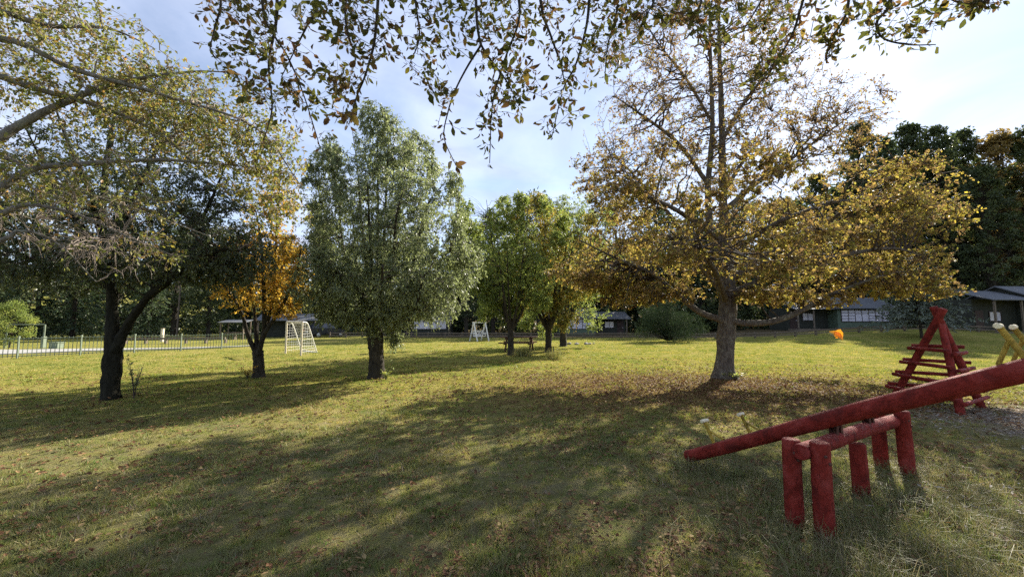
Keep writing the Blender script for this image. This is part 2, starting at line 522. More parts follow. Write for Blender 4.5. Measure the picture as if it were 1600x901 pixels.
M = {}
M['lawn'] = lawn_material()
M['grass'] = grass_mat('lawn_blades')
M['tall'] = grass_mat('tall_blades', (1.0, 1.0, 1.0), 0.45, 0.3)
M['bark'] = bark_mat('bark_grey', (0.045, 0.035, 0.028), (0.16, 0.135, 0.11), 8, (0.22, 0.21, 0.16))
M['bark_dark'] = bark_mat('bark_dark', (0.018, 0.015, 0.012), (0.07, 0.06, 0.045), 8)
M['bark_black'] = bark_mat('bark_ivy_black', (0.010, 0.010, 0.007), (0.034, 0.032, 0.022), 10)
M['bark_pale'] = bark_mat('bark_pale', (0.075, 0.066, 0.054), (0.24, 0.22, 0.19), 9, (0.21, 0.215, 0.165))
M['twig'] = plain('twig', (0.075, 0.058, 0.045), 0.85, 0.15)
M['twig_pale'] = plain('twig_pale', (0.23, 0.19, 0.16), 0.85, 0.15)
M['leaf_main'] = leaf_mat('leaf_ochre', [(0, (0.15, 0.16, 0.042)), (0.28, (0.245, 0.215, 0.052)), (0.5, (0.275, 0.190, 0.054)), (0.68, (0.155, 0.100, 0.060)), (0.8, (0.20, 0.128, 0.062)), (0.9, (0.37, 0.28, 0.06)), (1, (0.54, 0.42, 0.07))], 0.48, 0.55, 0.25)
M['leaf_maiten'] = leaf_mat('leaf_grey_green', [(0, (0.095, 0.116, 0.060)), (0.5, (0.175, 0.205, 0.105)), (0.85, (0.25, 0.28, 0.15)), (1, (0.36, 0.38, 0.24))], 0.44, 0.42, 0.3)
M['leaf_maiten_y'] = leaf_mat('leaf_yellow_green', [(0, (0.0990, 0.1350, 0.0360)), (0.5, (0.1800, 0.2250, 0.0612)), (0.85, (0.2880, 0.3150, 0.0900)), (1, (0.4680, 0.4230, 0.1080))], 0.47, 0.45, 0.2)
M['leaf_dark'] = leaf_mat('leaf_dark_green', [(0, (0.0288, 0.0416, 0.0192)), (0.6, (0.0640, 0.0832, 0.0320)), (1, (0.1200, 0.1360, 0.0480))], 0.3, 0.4, 0.5)
M['leaf_orange'] = leaf_mat('leaf_orange', [(0, (0.17, 0.165, 0.04)), (0.3, (0.34, 0.25, 0.05)), (0.65, (0.48, 0.28, 0.045)), (1, (0.58, 0.39, 0.07))], 0.5, 0.5, 0.25)
M['leaf_gold'] = leaf_mat('leaf_green_gold', [(0, (0.09, 0.115, 0.028)), (0.4, (0.17, 0.175, 0.042)), (0.7, (0.28, 0.21, 0.045)), (1, (0.38, 0.23, 0.045))], 0.47, 0.45, 0.3)
M['leaf_left'] = leaf_mat('leaf_mixed_yellow', [(0, (0.09, 0.115, 0.035)), (0.45, (0.16, 0.175, 0.048)), (0.7, (0.26, 0.215, 0.05)), (0.85, (0.20, 0.125, 0.055)), (1, (0.36, 0.20, 0.05))], 0.45, 0.5, 0.25)
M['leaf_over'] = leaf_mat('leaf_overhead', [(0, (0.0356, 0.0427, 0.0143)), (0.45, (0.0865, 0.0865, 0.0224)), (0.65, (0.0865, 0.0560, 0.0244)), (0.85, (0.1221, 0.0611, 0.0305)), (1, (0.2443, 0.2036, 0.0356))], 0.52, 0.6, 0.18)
M['leaf_conifer'] = leaf_mat('needles', [(0, (0.0351, 0.0567, 0.0297)), (0.6, (0.0702, 0.1013, 0.0459)), (1, (0.1350, 0.1688, 0.0702))], 0.25, 0.6, 0.25)
M['leaf_bush'] = leaf_mat('needles_bush', [(0, (0.022, 0.036, 0.020)), (0.6, (0.040, 0.060, 0.030)), (1, (0.07, 0.095, 0.045))], 0.12, 0.8, 0.03)
M['leaf_silver'] = leaf_mat('needles_silver', [(0, (0.07, 0.09, 0.065)), (0.6, (0.14, 0.165, 0.13)), (1, (0.24, 0.26, 0.21))], 0.25, 0.45, 0.4)
M['leaf_far'] = leaf_mat('leaf_far_evergreen', [(0, (0.0290, 0.0435, 0.0203)), (0.6, (0.0609, 0.0812, 0.0319)), (1, (0.1160, 0.1305, 0.0435))], 0.28, 0.5, 0.3)
M['leaf_far_aut'] = leaf_mat('leaf_far_autumn', [(0, (0.0945, 0.0743, 0.0297)), (0.5, (0.1890, 0.1350, 0.0473)), (1, (0.2970, 0.2025, 0.0607))], 0.4, 0.55, 0.25)
M['leaf_fallen'] = leaf_mat('fallen_leaf', [(0, (0.085, 0.042, 0.024)), (0.5, (0.155, 0.080, 0.043)), (0.85, (0.21, 0.125, 0.062)), (1, (0.34, 0.25, 0.12))], 0.2, 0.75, 0.1, 1.2)
M['chips'] = leaf_mat('wood_chips', [(0, (0.14, 0.11, 0.09)), (0.6, (0.26, 0.22, 0.18)), (1, (0.44, 0.40, 0.35))], 0.0, 0.7, 0.2)
M['red'] = paint_mat('red_paint_on_log', (0.225, 0.024, 0.016), (0.29, 0.16, 0.11), 0.75)
M['red_b'] = paint_mat('red_paint_bleached', (0.225, 0.022, 0.016), (0.38, 0.16, 0.13), 0.9)
M['yellow'] = paint_mat('yellow_paint_on_pipe', (0.48, 0.33, 0.055), (0.60, 0.50, 0.30), 0.6, False)
M['grip'] = plain('bleached_grip', (0.72, 0.64, 0.44), 0.6, 0.3, 0, 0.2, 20)
M['white'] = plain('white_paint', (0.72, 0.71, 0.68), 0.5, 0.4, 0, 0.12)
M['cream'] = plain('cream_weathered_paint', (0.60, 0.53, 0.40), 0.6, 0.3, 0, 0.25, 4)
M['net'] = plain('net_cord', (0.75, 0.74, 0.70), 0.8, 0.1, 0, 0.1)
M['green_metal'] = plain('green_fence_paint', (0.17, 0.205, 0.145), 0.5, 0.4, 0, 0.2)
M['timber'] = plain('brown_timber', (0.095, 0.045, 0.03), 0.7, 0.25, 0, 0.35, 7, 0.01)
M['timber_grey'] = plain('grey_timber', (0.15, 0.12, 0.09), 0.8, 0.2, 0, 0.35, 7, 0.01)
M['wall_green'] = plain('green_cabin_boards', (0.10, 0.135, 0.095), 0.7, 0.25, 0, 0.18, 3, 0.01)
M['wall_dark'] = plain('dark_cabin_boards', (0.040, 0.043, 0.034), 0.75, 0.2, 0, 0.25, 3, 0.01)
M['trim_dark'] = plain('dark_trim', (0.05, 0.03, 0.025), 0.6, 0.3)
M['roof_zinc'] = plain('zinc_roof', (0.105, 0.11, 0.118), 0.6, 0.3, 0.0, 0.2, 2)
M['pane'] = plain('curtained_pane', (0.62, 0.60, 0.66), 0.12, 0.6, 0, 0.08, 1.5)
M['concrete'] = plain('concrete', (0.30, 0.29, 0.265), 0.85, 0.2, 0, 0.15, 2, 0.004)
M['stone'] = plain('grey_stone', (0.20, 0.19, 0.18), 0.85, 0.2, 0, 0.3, 5, 0.02)
M['rust'] = plain('rusty_steel', (0.10, 0.045, 0.035), 0.7, 0.4, 0.4, 0.4, 20)
M['car_paint'] = plain('black_car_paint', (0.012, 0.013, 0.018), 0.25, 0.6, 0, 0.1)
M['car_glass'] = plain('tinted_glass', (0.02, 0.025, 0.035), 0.05, 0.8, 0, 0.05)
M['tyre'] = plain('tyre_rubber', (0.015, 0.015, 0.015), 0.85, 0.2)
M['rim'] = plain('alloy_rim', (0.45, 0.45, 0.46), 0.3, 0.6, 0.7, 0.05)
M['lens_red'] = plain('tail_lens', (0.35, 0.01, 0.01), 0.2, 0.6, 0, 0.05)
M['plate'] = plain('plate_white', (0.7, 0.7, 0.68), 0.5, 0.4, 0, 0.05)
M['leaf_falling'] = leaf_mat('bright_orange_leaf', [(0, (0.75, 0.27, 0.015)), (1, (0.85, 0.38, 0.02))], 0.5, 0.4, 0.4, 1.15)

# ------------------------------------------------------------------ ground, path
rs = np.random.default_rng(11)
gx = np.sinh(np.linspace(-5.4, 5.4, 171)) / np.sinh(5.4) * 700
gy = np.sinh(np.linspace(-5.2, 5.5, 171)) / np.sinh(5.5) * 800 + 6
GX, GY = np.meshgrid(gx, gy, indexing='ij')
gv = np.stack([GX.ravel(), GY.ravel(), terr(GX, GY).ravel()], -1)
gi = np.arange(gv.shape[0]).reshape(GX.shape)
gq = np.stack([gi[:-1, :-1], gi[1:, :-1], gi[1:, 1:], gi[:-1, 1:]], -1).reshape(-1, 4)
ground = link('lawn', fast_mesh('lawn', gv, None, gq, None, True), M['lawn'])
tag(ground, 'mown lawn with worn straw patches and fallen leaves', None, None, 'structure')

pa = Acc()
pp = [(-34, 19.2, 23.6), (-27, 20.8, 25.6), (-23.5, 23.9, 26.4), (-20.5, 26.4, 27.8), (-18.2, 28.4, 29.4)]
for (x0, a0, b0), (x1, a1, b1) in zip(pp[:-1], pp[1:]):
    n0 = 6
    for k in range(n0):
        f0, f1 = k / n0, (k + 1) / n0
        q = []
        for f, s_ in ((f0, 0), (f1, 0), (f1, 1), (f0, 1)):
            x = x0 + (x1 - x0) * f
            y = (a0 + (a1 - a0) * f) if s_ == 0 else (b0 + (b1 - b0) * f)
            q.append((x, y, float(terr(x, y)) + 0.05))
        lo = [(a, b, c - 0.12) for a, b, c in q]
        pa.add(q + lo, quads=[[0, 1, 2, 3], [4, 5, 1, 0], [3, 2, 6, 7]])
tag(link('path', pa.mesh('path'), M['concrete']), 'pale concrete path behind the green railing', None, None, 'structure')

# ------------------------------------------------------------------ tree machinery
def sample_env(env, n, rng):
    w = np.array([e[2] for e in env], float); w /= w.sum()
    k = rng.choice(len(env), n, p=w)
    d = norm(rng.standard_normal((n, 3)))
    r = rng.uniform(0, 1, n) ** (1 / 2.4)
    c = np.array([e[0] for e in env]); rad = np.array([e[1] for e in env])
    return c[k] + d * r[:, None] * rad[k]

def nearest(P, Q, pen):
    out = np.zeros(len(P), int)
    for i in range(0, len(P), 500):
        D = P[i:i + 500, None, :] - Q[None]
        c = np.linalg.norm(D, axis=2) + pen * np.maximum(0, -D[:, :, 2] + 0.0)
        out[i:i + 500] = c.argmin(1)
    return out

def bez(Q, P, lift, K, rng, wob=0.06):
    L = np.linalg.norm(P - Q, axis=1, keepdims=True)
    Cn = (P + Q) / 2 + np.array([0, 0, 1.0]) * lift * L + rng.standard_normal(P.shape) * 0.08 * L
    t = np.linspace(0, 1, K)[None, :, None]
    C = (1 - t) ** 2 * Q[:, None] + 2 * t * (1 - t) * Cn[:, None] + t ** 2 * P[:, None]
    C[:, 1:] += rng.standard_normal(C[:, 1:].shape) * wob * L[:, None] / K
    return C

def leaf_geo(P, ax, nr, L, Wd, rnd, fold=0.18):
    """folded diamond blades"""
    ax = norm(ax); sd = norm(np.cross(ax, nr)); nr = np.cross(sd, ax)
    L = L[:, None]; Wd = Wd[:, None]
    b = P; tip = P + ax * L
    mid = P + ax * L * 0.45 - nr * Wd * fold * 0.5
    l = mid + sd * Wd * 0.5 + nr * Wd * fold * 1.2
    r = mid - sd * Wd * 0.5 + nr * Wd * fold * 1.2
    V = np.stack([b, l, tip, r], 1).reshape(-1, 3)
    i = np.arange(len(P))[:, None] * 4
    T = np.concatenate([i + np.array([[0, 2, 1]]), i + np.array([[0, 3, 2]])], 0)
    return V, T, np.repeat(rnd, 4)

def gen_tree(name, base, limbs, env, mats, label, cat='tree', group=None, n_sec=120, n_tw=2500, tw_len=0.9, leaves=10,
             leaf=(0.08, 0.05), droop=0.3, lift=0.12, seed=1, tw_r=0.006, sec_r=0.02, sides=10, keep_leaf=None,
             leaf_up=0.6, tw_droop=0.0, rnd_fn=None, tw_env=None, K_tw=1, rough=0.05, sparse=None, tipped=False):
    rng = np.random.default_rng(seed)
    base = np.asarray(base, float)
    root = empty(name, base)
    tag(root, label, cat, group)
    tr = Acc()
    nodes, nrad = [], []
    for pts, rad in limbs:
        C, rr = tr.tube(pts, rad, sides=sides if np.max(rad) > 0.05 else 6, n=max(8, 5 * len(pts)), rng=rng, rough=rough)
        nodes.append(C); nrad.append(rr)
    link('trunk', tr.mesh('trunk', base, True), mats[0], root)
    Q = np.concatenate(nodes); Qr = np.concatenate(nrad)
    ok = Qr < max(0.6 * Qr.max(), 0.03)
    Qs, Qsr = Q[ok], Qr[ok]
    br = Acc()
    allw = []
    if n_sec:
        P = sample_env(env, n_sec, rng)
        k = nearest(P, Qs, 0.9)
        C = bez(Qs[k], P, lift, 9, rng, 0.25)
        r0 = np.minimum(sec_r, Qsr[k] * 0.7)[:, None]
        Rr = r0 * np.linspace(1, 0.25, 9)[None]
        v, q = tubes(C, Rr, 4)
        br.add(v, quads=q)
        allw.append(C[:, 2:].reshape(-1, 3))
    allw.append(Qs[Qsr < 0.05])
    N2 = np.concatenate(allw)
    P = sample_env(tw_env or env, n_tw, rng)
    k = nearest(P, N2, 0.4)
    D = P - N2[k]
    L = np.linalg.norm(D, axis=1, keepdims=True)
    tl = tw_len * rng.uniform(0.45, 1.1, (n_tw, 1))
    P = N2[k] + D * np.minimum(1, tl / np.maximum(L, 1e-6))
    P[:, 2] -= tw_droop * tl[:, 0] * rng.uniform(0.3, 1, n_tw)
    C = bez(N2[k], P, 0.12 + tw_droop * 0.25, K_tw + 2, rng, 0.2)
    v, q = tubes(C, np.full((n_tw, 1), tw_r) * np.linspace(1, 0.35, K_tw + 2)[None], 3)
    br.add(v, quads=q)
    tag(link('branches', br.mesh('branches', base, True), mats[1], root), kind='stuff')
    # leaves along every twig
    nl = n_tw * leaves
    tw = np.repeat(np.arange(n_tw), leaves)
    t = rng.uniform(0.12, 1.0, nl) ** (0.8 if not tipped else 0.62) * (K_tw + 1)
    i0 = np.minimum(t.astype(int), K_tw)
    f = (t - i0)[:, None]
    Pl = C[tw, i0] * (1 - f) + C[tw, i0 + 1] * f
    dirn = norm(C[tw, i0 + 1] - C[tw, i0])
    ls = leaf[0] * rng.uniform(0.6, 1.25, nl)
    ax = dirn * 0.6 + rng.standard_normal((nl, 3)) * 0.7 + np.array([0, 0, -droop])
    nr = rng.standard_normal((nl, 3)) + np.array([0, 0, leaf_up])
    if tipped:      # leaves of one spray lie roughly in one plane
        ls = leaf[0] * np.exp(rng.normal(-0.05, 0.32, nl)) * (1 - 0.25 * smooth((Pl[:, 2] - 5.0) / 3))
        nr = 0.55 * nr + 1.1 * (rng.standard_normal((n_tw, 3)) + np.array([0, 0, 0.9]))[tw]
    Pl = Pl + rng.standard_normal((nl, 3)) * leaf[0] * 0.25
    twr = rng.uniform(0, 1, n_tw)
    rnd = np.clip(0.55 * twr[tw] + 0.45 * rng.uniform(0, 1, nl), 0, 1)
    if rnd_fn is not None: rnd = np.clip(rnd_fn(Pl, rnd, rng), 0, 1)
    if sparse is not None:
        kp = rng.uniform(0, 1, nl) < sparse(Pl)
        Pl, ax, nr, ls, rnd = Pl[kp], ax[kp], nr[kp], ls[kp], rnd[kp]
    V, T, A = leaf_geo(Pl, ax, nr, ls, ls * leaf[1] / leaf[0], rnd)
    ca = Acc(); ca.add(V, tris=T, a=A)
    link('crown', ca.mesh('crown', base), mats[2], root)
    return root

def px_limb(pts, r):
    return ([at(*p) for p in pts], r)

def ball(x, y, d, rx, ry, rz, w):
    return (at(x, y, d), np.array([rx, ry, rz]), w)

# ------------------------------------------------------------------ the ochre tree right of centre
D0 = 12.3
b0 = gnd(1132, D0)
limbs = [
    ([b0 + [0, 0, -0.05], b0 + [0.0, 0, 0.25], at(1134, 540, D0), at(1137, 480, D0), at(1136, 420, D0), at(1130, 320, 12.4), at(1128, 200, 12.4), at(1124, 80, 12.3), at(1122, -60, 12.2)],
     [0.42, 0.29, 0.24, 0.26, 0.19, 0.12, 0.09, 0.06, 0.025]),
    px_limb([(1134, 430, 12.3), (1112, 370, 12.2), (1106, 300, 12.1), (1113, 200, 12.0), (1110, 90, 11.9), (1108, -20, 11.8)], [0.12, 0.10, 0.085, 0.07, 0.05, 0.02]),
    px_limb([(1138, 500, 12.2), (1170, 505, 11.9), (1215, 500, 11.6), (1262, 480, 11.4), (1300, 460, 11.2), (1350, 440, 10.9), (1400, 425, 10.6)], [0.10, 0.09, 0.08, 0.07, 0.055, 0.035, 0.015]),
    px_limb([(1130, 500, 12.2), (1095, 488, 11.9), (1060, 462, 11.6), (1020, 428, 11.3), (960, 402, 11.0), (905, 375, 10.8)], [0.10, 0.085, 0.07, 0.05, 0.035, 0.012]),
    px_limb([(1128, 455, 12.4), (1085, 400, 12.8), (1050, 340, 13.2), (1005, 290, 13.6), (960, 240, 14)], [0.10, 0.08, 0.065, 0.045, 0.015]),
    px_limb([(1108, 290, 12.1), (1060, 225, 11.8), (1010, 185, 11.6), (960, 150, 11.4)], [0.07, 0.055, 0.04, 0.012]),
    px_limb([(1112, 190, 12.0), (1070, 120, 12.3), (1030, 70, 12.6), (1000, 20, 12.8)], [0.05, 0.04, 0.03, 0.012]),
    px_limb([(1138, 440, 12.3), (1200, 395, 12.9), (1280, 350, 13.4), (1360, 318, 13.6), (1425, 288, 13.8)], [0.11, 0.09, 0.07, 0.045, 0.015]),
    px_limb([(1140, 460, 12.2), (1220, 425, 11.6), (1310, 400, 11.1), (1395, 388, 10.9), (1440, 400, 10.7)], [0.10, 0.085, 0.06, 0.04, 0.012]),
    px_limb([(1130, 330, 12.4), (1190, 280, 12.2), (1255, 235, 12.0), (1330, 180, 11.8)], [0.085, 0.065, 0.045, 0.012]),
    px_limb([(1128, 220, 12.4), (1170, 150, 12.6), (1215, 100, 12.9), (1270, 60, 13.1)], [0.06, 0.045, 0.03, 0.012]),
    px_limb([(1134, 450, 12.4), (1130, 400, 14.0), (1140, 380, 15.6), (1150, 370, 16.8)], [0.10, 0.08, 0.05, 0.015]),
    px_limb([(1134, 470, 12.2), (1120, 430, 10.8), (1100, 395, 9.4), (1090, 370, 8.6)], [0.09, 0.07, 0.045, 0.015]),
    px_limb([(1132, 380, 12.4), (1060, 330, 11.0), (990, 300, 9.9), (950, 300, 9.4)], [0.08, 0.06, 0.04, 0.012]),
    px_limb([(1134, 400, 12.3), (1210, 350, 11.0), (1290, 320, 10.0), (1340, 310, 9.6)], [0.08, 0.06, 0.04, 0.012]),
    px_limb([(1130, 300, 12.4), (1170, 240, 13.8), (1200, 210, 15.0)], [0.07, 0.045, 0.012]),
]
env = [ball(1010, 385, 12.0, 2.3, 3.2, 1.45, 2.6), ball(1140, 390, 12.2, 2.6, 4.2, 1.55, 2.6), ball(1290, 370, 12.2, 2.7, 3.6, 1.8, 2.5),
       ball(1390, 335, 12.4, 1.7, 2.2, 1.6, 2.0), ball(1405, 420, 11.8, 1.2, 1.5, 0.9, 0.8),
       ball(1000, 230, 12.2, 1.9, 2.6, 2.0, 2.9), ball(1110, 210, 12.2, 2.1, 3.0, 2.6, 3.6), ball(1260, 210, 12.2, 2.0, 2.6, 1.6, 3.6), ball(1115, 20, 12.2, 2.6, 2.8, 2.4, 3.0), ball(1020, 90, 12.2, 1.7, 2.2, 1.6, 1.8), ball(1190, 110, 12.4, 1.6, 2.2, 1.7, 1.8)]
_r = np.random.default_rng(50)
for _k in range(34):      # flat sprays that break the outline
    _a = _r.uniform(0, 6.28); _px = 1185 + 272 * math.cos(_a) * _r.uniform(0.75, 1.06); _py = _r.uniform(250, 470)
    if _px > 1330: _py = _r.uniform(240, 470)
    env.append(ball(_px, _py, 12.2 + 4.2 * math.sin(_a), 0.95, 0.95, 0.26, 0.36))
for _px, _py in ((1230, 462), (1285, 470), (1350, 452), (1390, 440), (1050, 460), (1000, 455), (960, 445), (920, 440), (900, 425), (980, 468), (1190, 460), (1330, 430), (1420, 430)):
    env.append(ball(_px, _py, 11.6, 0.9, 1.2, 0.30, 0.45))
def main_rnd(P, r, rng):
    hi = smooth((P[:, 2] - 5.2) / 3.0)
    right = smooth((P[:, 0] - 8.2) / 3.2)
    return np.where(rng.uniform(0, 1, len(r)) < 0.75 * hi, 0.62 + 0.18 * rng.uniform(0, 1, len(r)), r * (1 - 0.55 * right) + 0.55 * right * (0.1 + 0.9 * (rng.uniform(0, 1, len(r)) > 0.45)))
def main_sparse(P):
    return 1 - 0.10 * smooth((P[:, 2] - 5.0) / 2.6)
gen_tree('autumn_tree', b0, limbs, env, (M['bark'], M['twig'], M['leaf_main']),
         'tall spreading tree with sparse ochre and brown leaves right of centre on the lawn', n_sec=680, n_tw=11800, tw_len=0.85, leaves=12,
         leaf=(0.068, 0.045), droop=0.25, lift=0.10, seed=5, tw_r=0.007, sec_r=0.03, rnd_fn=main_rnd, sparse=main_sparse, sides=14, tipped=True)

# ------------------------------------------------------------------ grey-green maiten left of centre
D1 = 12.4
b1 = gnd(588, D1)
limbs = [([b1 + [0, 0, -0.05], b1 + [0, 0, 0.15], at(588, 555, D1), at(586, 525, D1), at(584, 500, D1), at(585, 480, D1)], [0.30, 0.24, 0.21, 0.24, 0.22, 0.12])]
for i, (tx, ty, td, m) in enumerate([(515, 250, 12.2, 540), (550, 200, 12.6, 568), (590, 175, 12.4, 590), (610, 190, 11.8, 600), (645, 215, 12.6, 615), (690, 290, 12.2, 640), (725, 400, 12.0, 660), (495, 380, 12.4, 530),
                                     (570, 260, 10.6, 580), (630, 300, 10.4, 610), (540, 300, 14.2, 560), (640, 260, 14.4, 615), (690, 440, 10.8, 640), (515, 440, 11.0, 545), (600, 420, 9.9, 595), (560, 380, 14.6, 575)]):
    limbs.append(px_limb([(586, 505, 12.4), (m, (ty + 520) / 2 + 20, (12.4 + td) / 2 + 0.05), ((tx + m) / 2, (ty * 2 + 400) / 3, td), (tx, ty, td)], [0.085, 0.045, 0.022, 0.007]))
env = [ball(595, 330, 12.4, 1.9, 2.0, 2.6, 3.0), ball(605, 225, 12.4, 1.0, 1.3, 1.2, 1.0), ball(520, 300, 12.3, 0.9, 1.3, 1.8, 1.1), ball(655, 300, 12.4, 1.0, 1.5, 1.7, 1.3),
       ball(530, 435, 12.2, 1.4, 1.8, 1.3, 2.4), ball(650, 435, 12.2, 1.8, 2.0, 1.4, 3.0), ball(715, 400, 12.2, 0.85, 1.1, 1.1, 0.9), ball(600, 455, 11.2, 1.9, 1.2, 0.8, 1.6), ball(600, 340, 10.9, 1.7, 0.8, 2.0, 2.0), ball(605, 240, 11.7, 1.0, 0.7, 1.2, 0.8), ball(560, 485, 12.3, 1.6, 1.6, 0.5, 0.7), ball(655, 480, 12.3, 1.3, 1.5, 0.5, 0.7)]
_r = np.random.default_rng(52)
for _k in range(30):
    _a = _r.uniform(0, 6.28); _f = _r.uniform(0.8, 1.12)
    env.append(ball(605 + 118 * math.cos(_a) * _f, 345 - 160 * math.sin(_a) * _f, 12.3 + _r.uniform(-1.6, 1.6), 0.34, 0.4, 0.62, 0.22))
gen_tree('maiten_tree', b1, limbs, env, (M['bark_dark'], M['twig'], M['leaf_maiten']),
         'dense oval grey-green tree on a short stout dark trunk left of centre', n_sec=420, n_tw=9500, tw_len=0.85, leaves=14,
         leaf=(0.080, 0.034), droop=0.9, lift=0.2, seed=8, tw_r=0.004, sec_r=0.016, leaf_up=0.1, tw_droop=0.5, sides=12)

# ------------------------------------------------------------------ small orange tree
D2 = 12.5
b2 = gnd(404, D2)
limbs = [([b2 + [0, 0, -0.05], b2 + [0, 0, 0.12], at(404, 565, D2), at(403, 548, D2)], [0.22, 0.17, 0.15, 0.15])]
for pts in ([(404, 552, 12.5), (412, 520, 12.5), (424, 480, 12.4), (430, 400, 12.3), (436, 300, 12.2), (440, 230, 12.2)], [(402, 552, 12.5), (400, 515, 12.6), (395, 470, 12.8), (380, 420, 13.0), (360, 370, 13.0)],
            [(404, 553, 12.4), (414, 520, 12.2), (440, 480, 12.0), (462, 430, 11.8), (470, 390, 11.7)], [(402, 555, 12.5), (388, 525, 12.4), (378, 490, 12.2), (360, 460, 12.0), (340, 430, 11.8)],
            [(414, 515, 12.4), (412, 450, 11.8), (408, 380, 11.4), (400, 330, 11.2)], [(426, 470, 12.4), (440, 420, 13.0), (455, 370, 13.4)]):
    limbs.append(px_limb(pts, [0.075, 0.06, 0.045, 0.03, 0.012]))
env = [ball(405, 420, 12.4, 1.5, 1.5, 1.5, 3.0), ball(360, 420, 12.4, 0.9, 1.1, 0.9, 1.0), ball(455, 430, 12.2, 0.8, 1.0, 1.2, 1.0), ball(425, 310, 12.3, 1.0, 1.1, 1.2, 0.9), ball(440, 480, 12.3, 0.7, 0.8, 0.5, 0.4)]
gen_tree('orange_tree', b2, limbs, env, (M['bark_dark'], M['twig'], M['leaf_orange']),
         'small many-stemmed tree with orange autumn leaves beside the football goal', n_sec=90, n_tw=1500, tw_len=0.6, leaves=10,
         leaf=(0.085, 0.055), droop=0.35, seed=12, tw_r=0.005, sec_r=0.014)

# ------------------------------------------------------------------ dark forked tree at left
D3 = 8.9
b3 = gnd(172, D3)
limbs = [([b3 + [0, 0, -0.05], b3 + [0, 0, 0.1], at(174, 590, D3), at(175, 560, D3), at(177, 530, D3), at(175, 490, D3), at(173, 430, D3), at(160, 340, 9.0), at(170, 230, 9.1), at(190, 130, 9.2)], [0.19, 0.16, 0.155, 0.16, 0.145, 0.10, 0.085, 0.07, 0.045, 0.012]),
         px_limb([(180, 548, 8.85), (196, 515, 8.8), (212, 488, 8.7), (250, 440, 8.6), (300, 370, 8.5), (340, 290, 8.5), (360, 230, 8.5)], [0.10, 0.085, 0.072, 0.055, 0.038, 0.022, 0.008])]
for pts in ([(172, 440, 8.9), (130, 360, 8.6), (80, 280, 8.4), (40, 200, 8.2)], [(174, 420, 8.9), (200, 330, 8.8), (250, 220, 8.6), (280, 130, 8.5)], [(172, 450, 8.9), (110, 400, 9.2), (40, 370, 9.6), (-40, 340, 10)],
            [(230, 465, 8.6), (290, 420, 8.2), (350, 390, 8.0), (400, 400, 7.9)], [(168, 380, 9), (200, 300, 10), (230, 260, 11)], [(170, 400, 8.9), (150, 340, 8.0), (140, 300, 7.2)], [(280, 400, 8.5), (330, 340, 9.5), (370, 320, 10.2)],
            [(165, 350, 9), (110, 230, 9.4), (80, 150, 9.8)]):
    limbs.append(px_limb(pts, [0.07, 0.05, 0.03, 0.01]))
env = [ball(160, 300, 9.0, 2.2, 2.2, 1.7, 3.4), ball(40, 330, 9.2, 1.8, 1.8, 1.4, 2.2), ball(300, 330, 8.8, 1.5, 1.7, 1.3, 2.2), ball(360, 390, 8.4, 0.8, 1.2, 0.7, 0.9), ball(260, 180, 8.8, 1.3, 1.4, 1.1, 1.2), ball(230, 405, 8.6, 2.0, 1.6, 0.6, 1.9), ball(60, 415, 9.2, 1.9, 1.6, 0.7, 2.0), ball(340, 420, 8.4, 0.9, 1.2, 0.5, 0.8)]
gen_tree('forked_tree', b3, limbs, env, (M['bark_black'], M['twig'], M['leaf_dark']),
         'dark green tree with a low forked ivy-rough trunk near the left edge', n_sec=260, n_tw=6600, tw_len=0.75, leaves=14,
         leaf=(0.062, 0.032), droop=0.6, seed=21, tw_r=0.004, sec_r=0.018, tw_droop=0.25, rough=0.12, sides=16)

# ------------------------------------------------------------------ three yellow-green trees beyond the centre
def mid_tree(name, px, d, top, half, seed, label, mat, stems, tr_r, crown_lo=485, fork=515, y_off=0):
    b = gnd(px, d)
    s_ = 640.0 / d
    limbs = [([b + [0, 0, -0.05], b + [0, 0, 0.12], at(px, 535, d) if d < 25 else b + [0, 0, 0.8], at(px, fork, d), at(px + 2, fork - 12, d)], [tr_r * 1.3, tr_r, tr_r * 0.9, tr_r * 0.85, tr_r * 0.6])]
    rg = np.random.default_rng(seed)
    for k in range(stems):
        a = k * 2.4 + rg.uniform(-0.3, 0.3)
        rr = half * rg.uniform(0.35, 0.8)
        ty = top + (crown_lo - top) * rg.uniform(0.05, 0.45)
        tx, td = px + math.cos(a) * rr, d + math.sin(a) * rr / s_
        limbs.append(px_limb([(px, fork + 4, d), (px + math.cos(a) * rr * 0.35, fork - 35, d + math.sin(a) * rr * 0.35 / s_), (px + math.cos(a) * rr * 0.7, (fork + ty) / 2 - 15, d + math.sin(a) * rr * 0.7 / s_), (tx, ty, td)], [tr_r * 0.5, tr_r * 0.35, tr_r * 0.22, 0.012]))
    mid = (top + crown_lo) / 2
    h = (crown_lo - top) / 2 / s_
    w = half / s_
    env = [ball(px, mid, d, w * 0.8, w * 0.8, h * 0.95, 3), ball(px - half * 0.1, top + (mid - top) * 0.5, d, w * 0.45, w * 0.45, h * 0.5, 0.8), ball(px - half * 0.4, mid + h * s_ * 0.35, d, w * 0.55, w * 0.6, h * 0.55, 1.2), ball(px + half * 0.45, mid + h * s_ * 0.4, d, w * 0.55, w * 0.6, h * 0.55, 1.2)]
    for k in range(22):
        a = rg.uniform(0, 6.28); f = rg.uniform(0.75, 1.2)
        env.append(ball(px + half * math.cos(a) * f, mid - h * s_ * math.sin(a) * f * 0.98, d + rg.uniform(-0.5, 0.5) * w, w * 0.2, w * 0.25, h * 0.2, 0.26))
    gen_tree(name, b, limbs, env, (M['bark_dark'], M['twig'], mat), label, n_sec=150, n_tw=3600, tw_len=1.0, leaves=13, leaf=(0.115, 0.052), droop=0.8, lift=0.2,
             seed=seed, tw_r=0.006, sec_r=0.02, leaf_up=0.1, tw_droop=0.35)
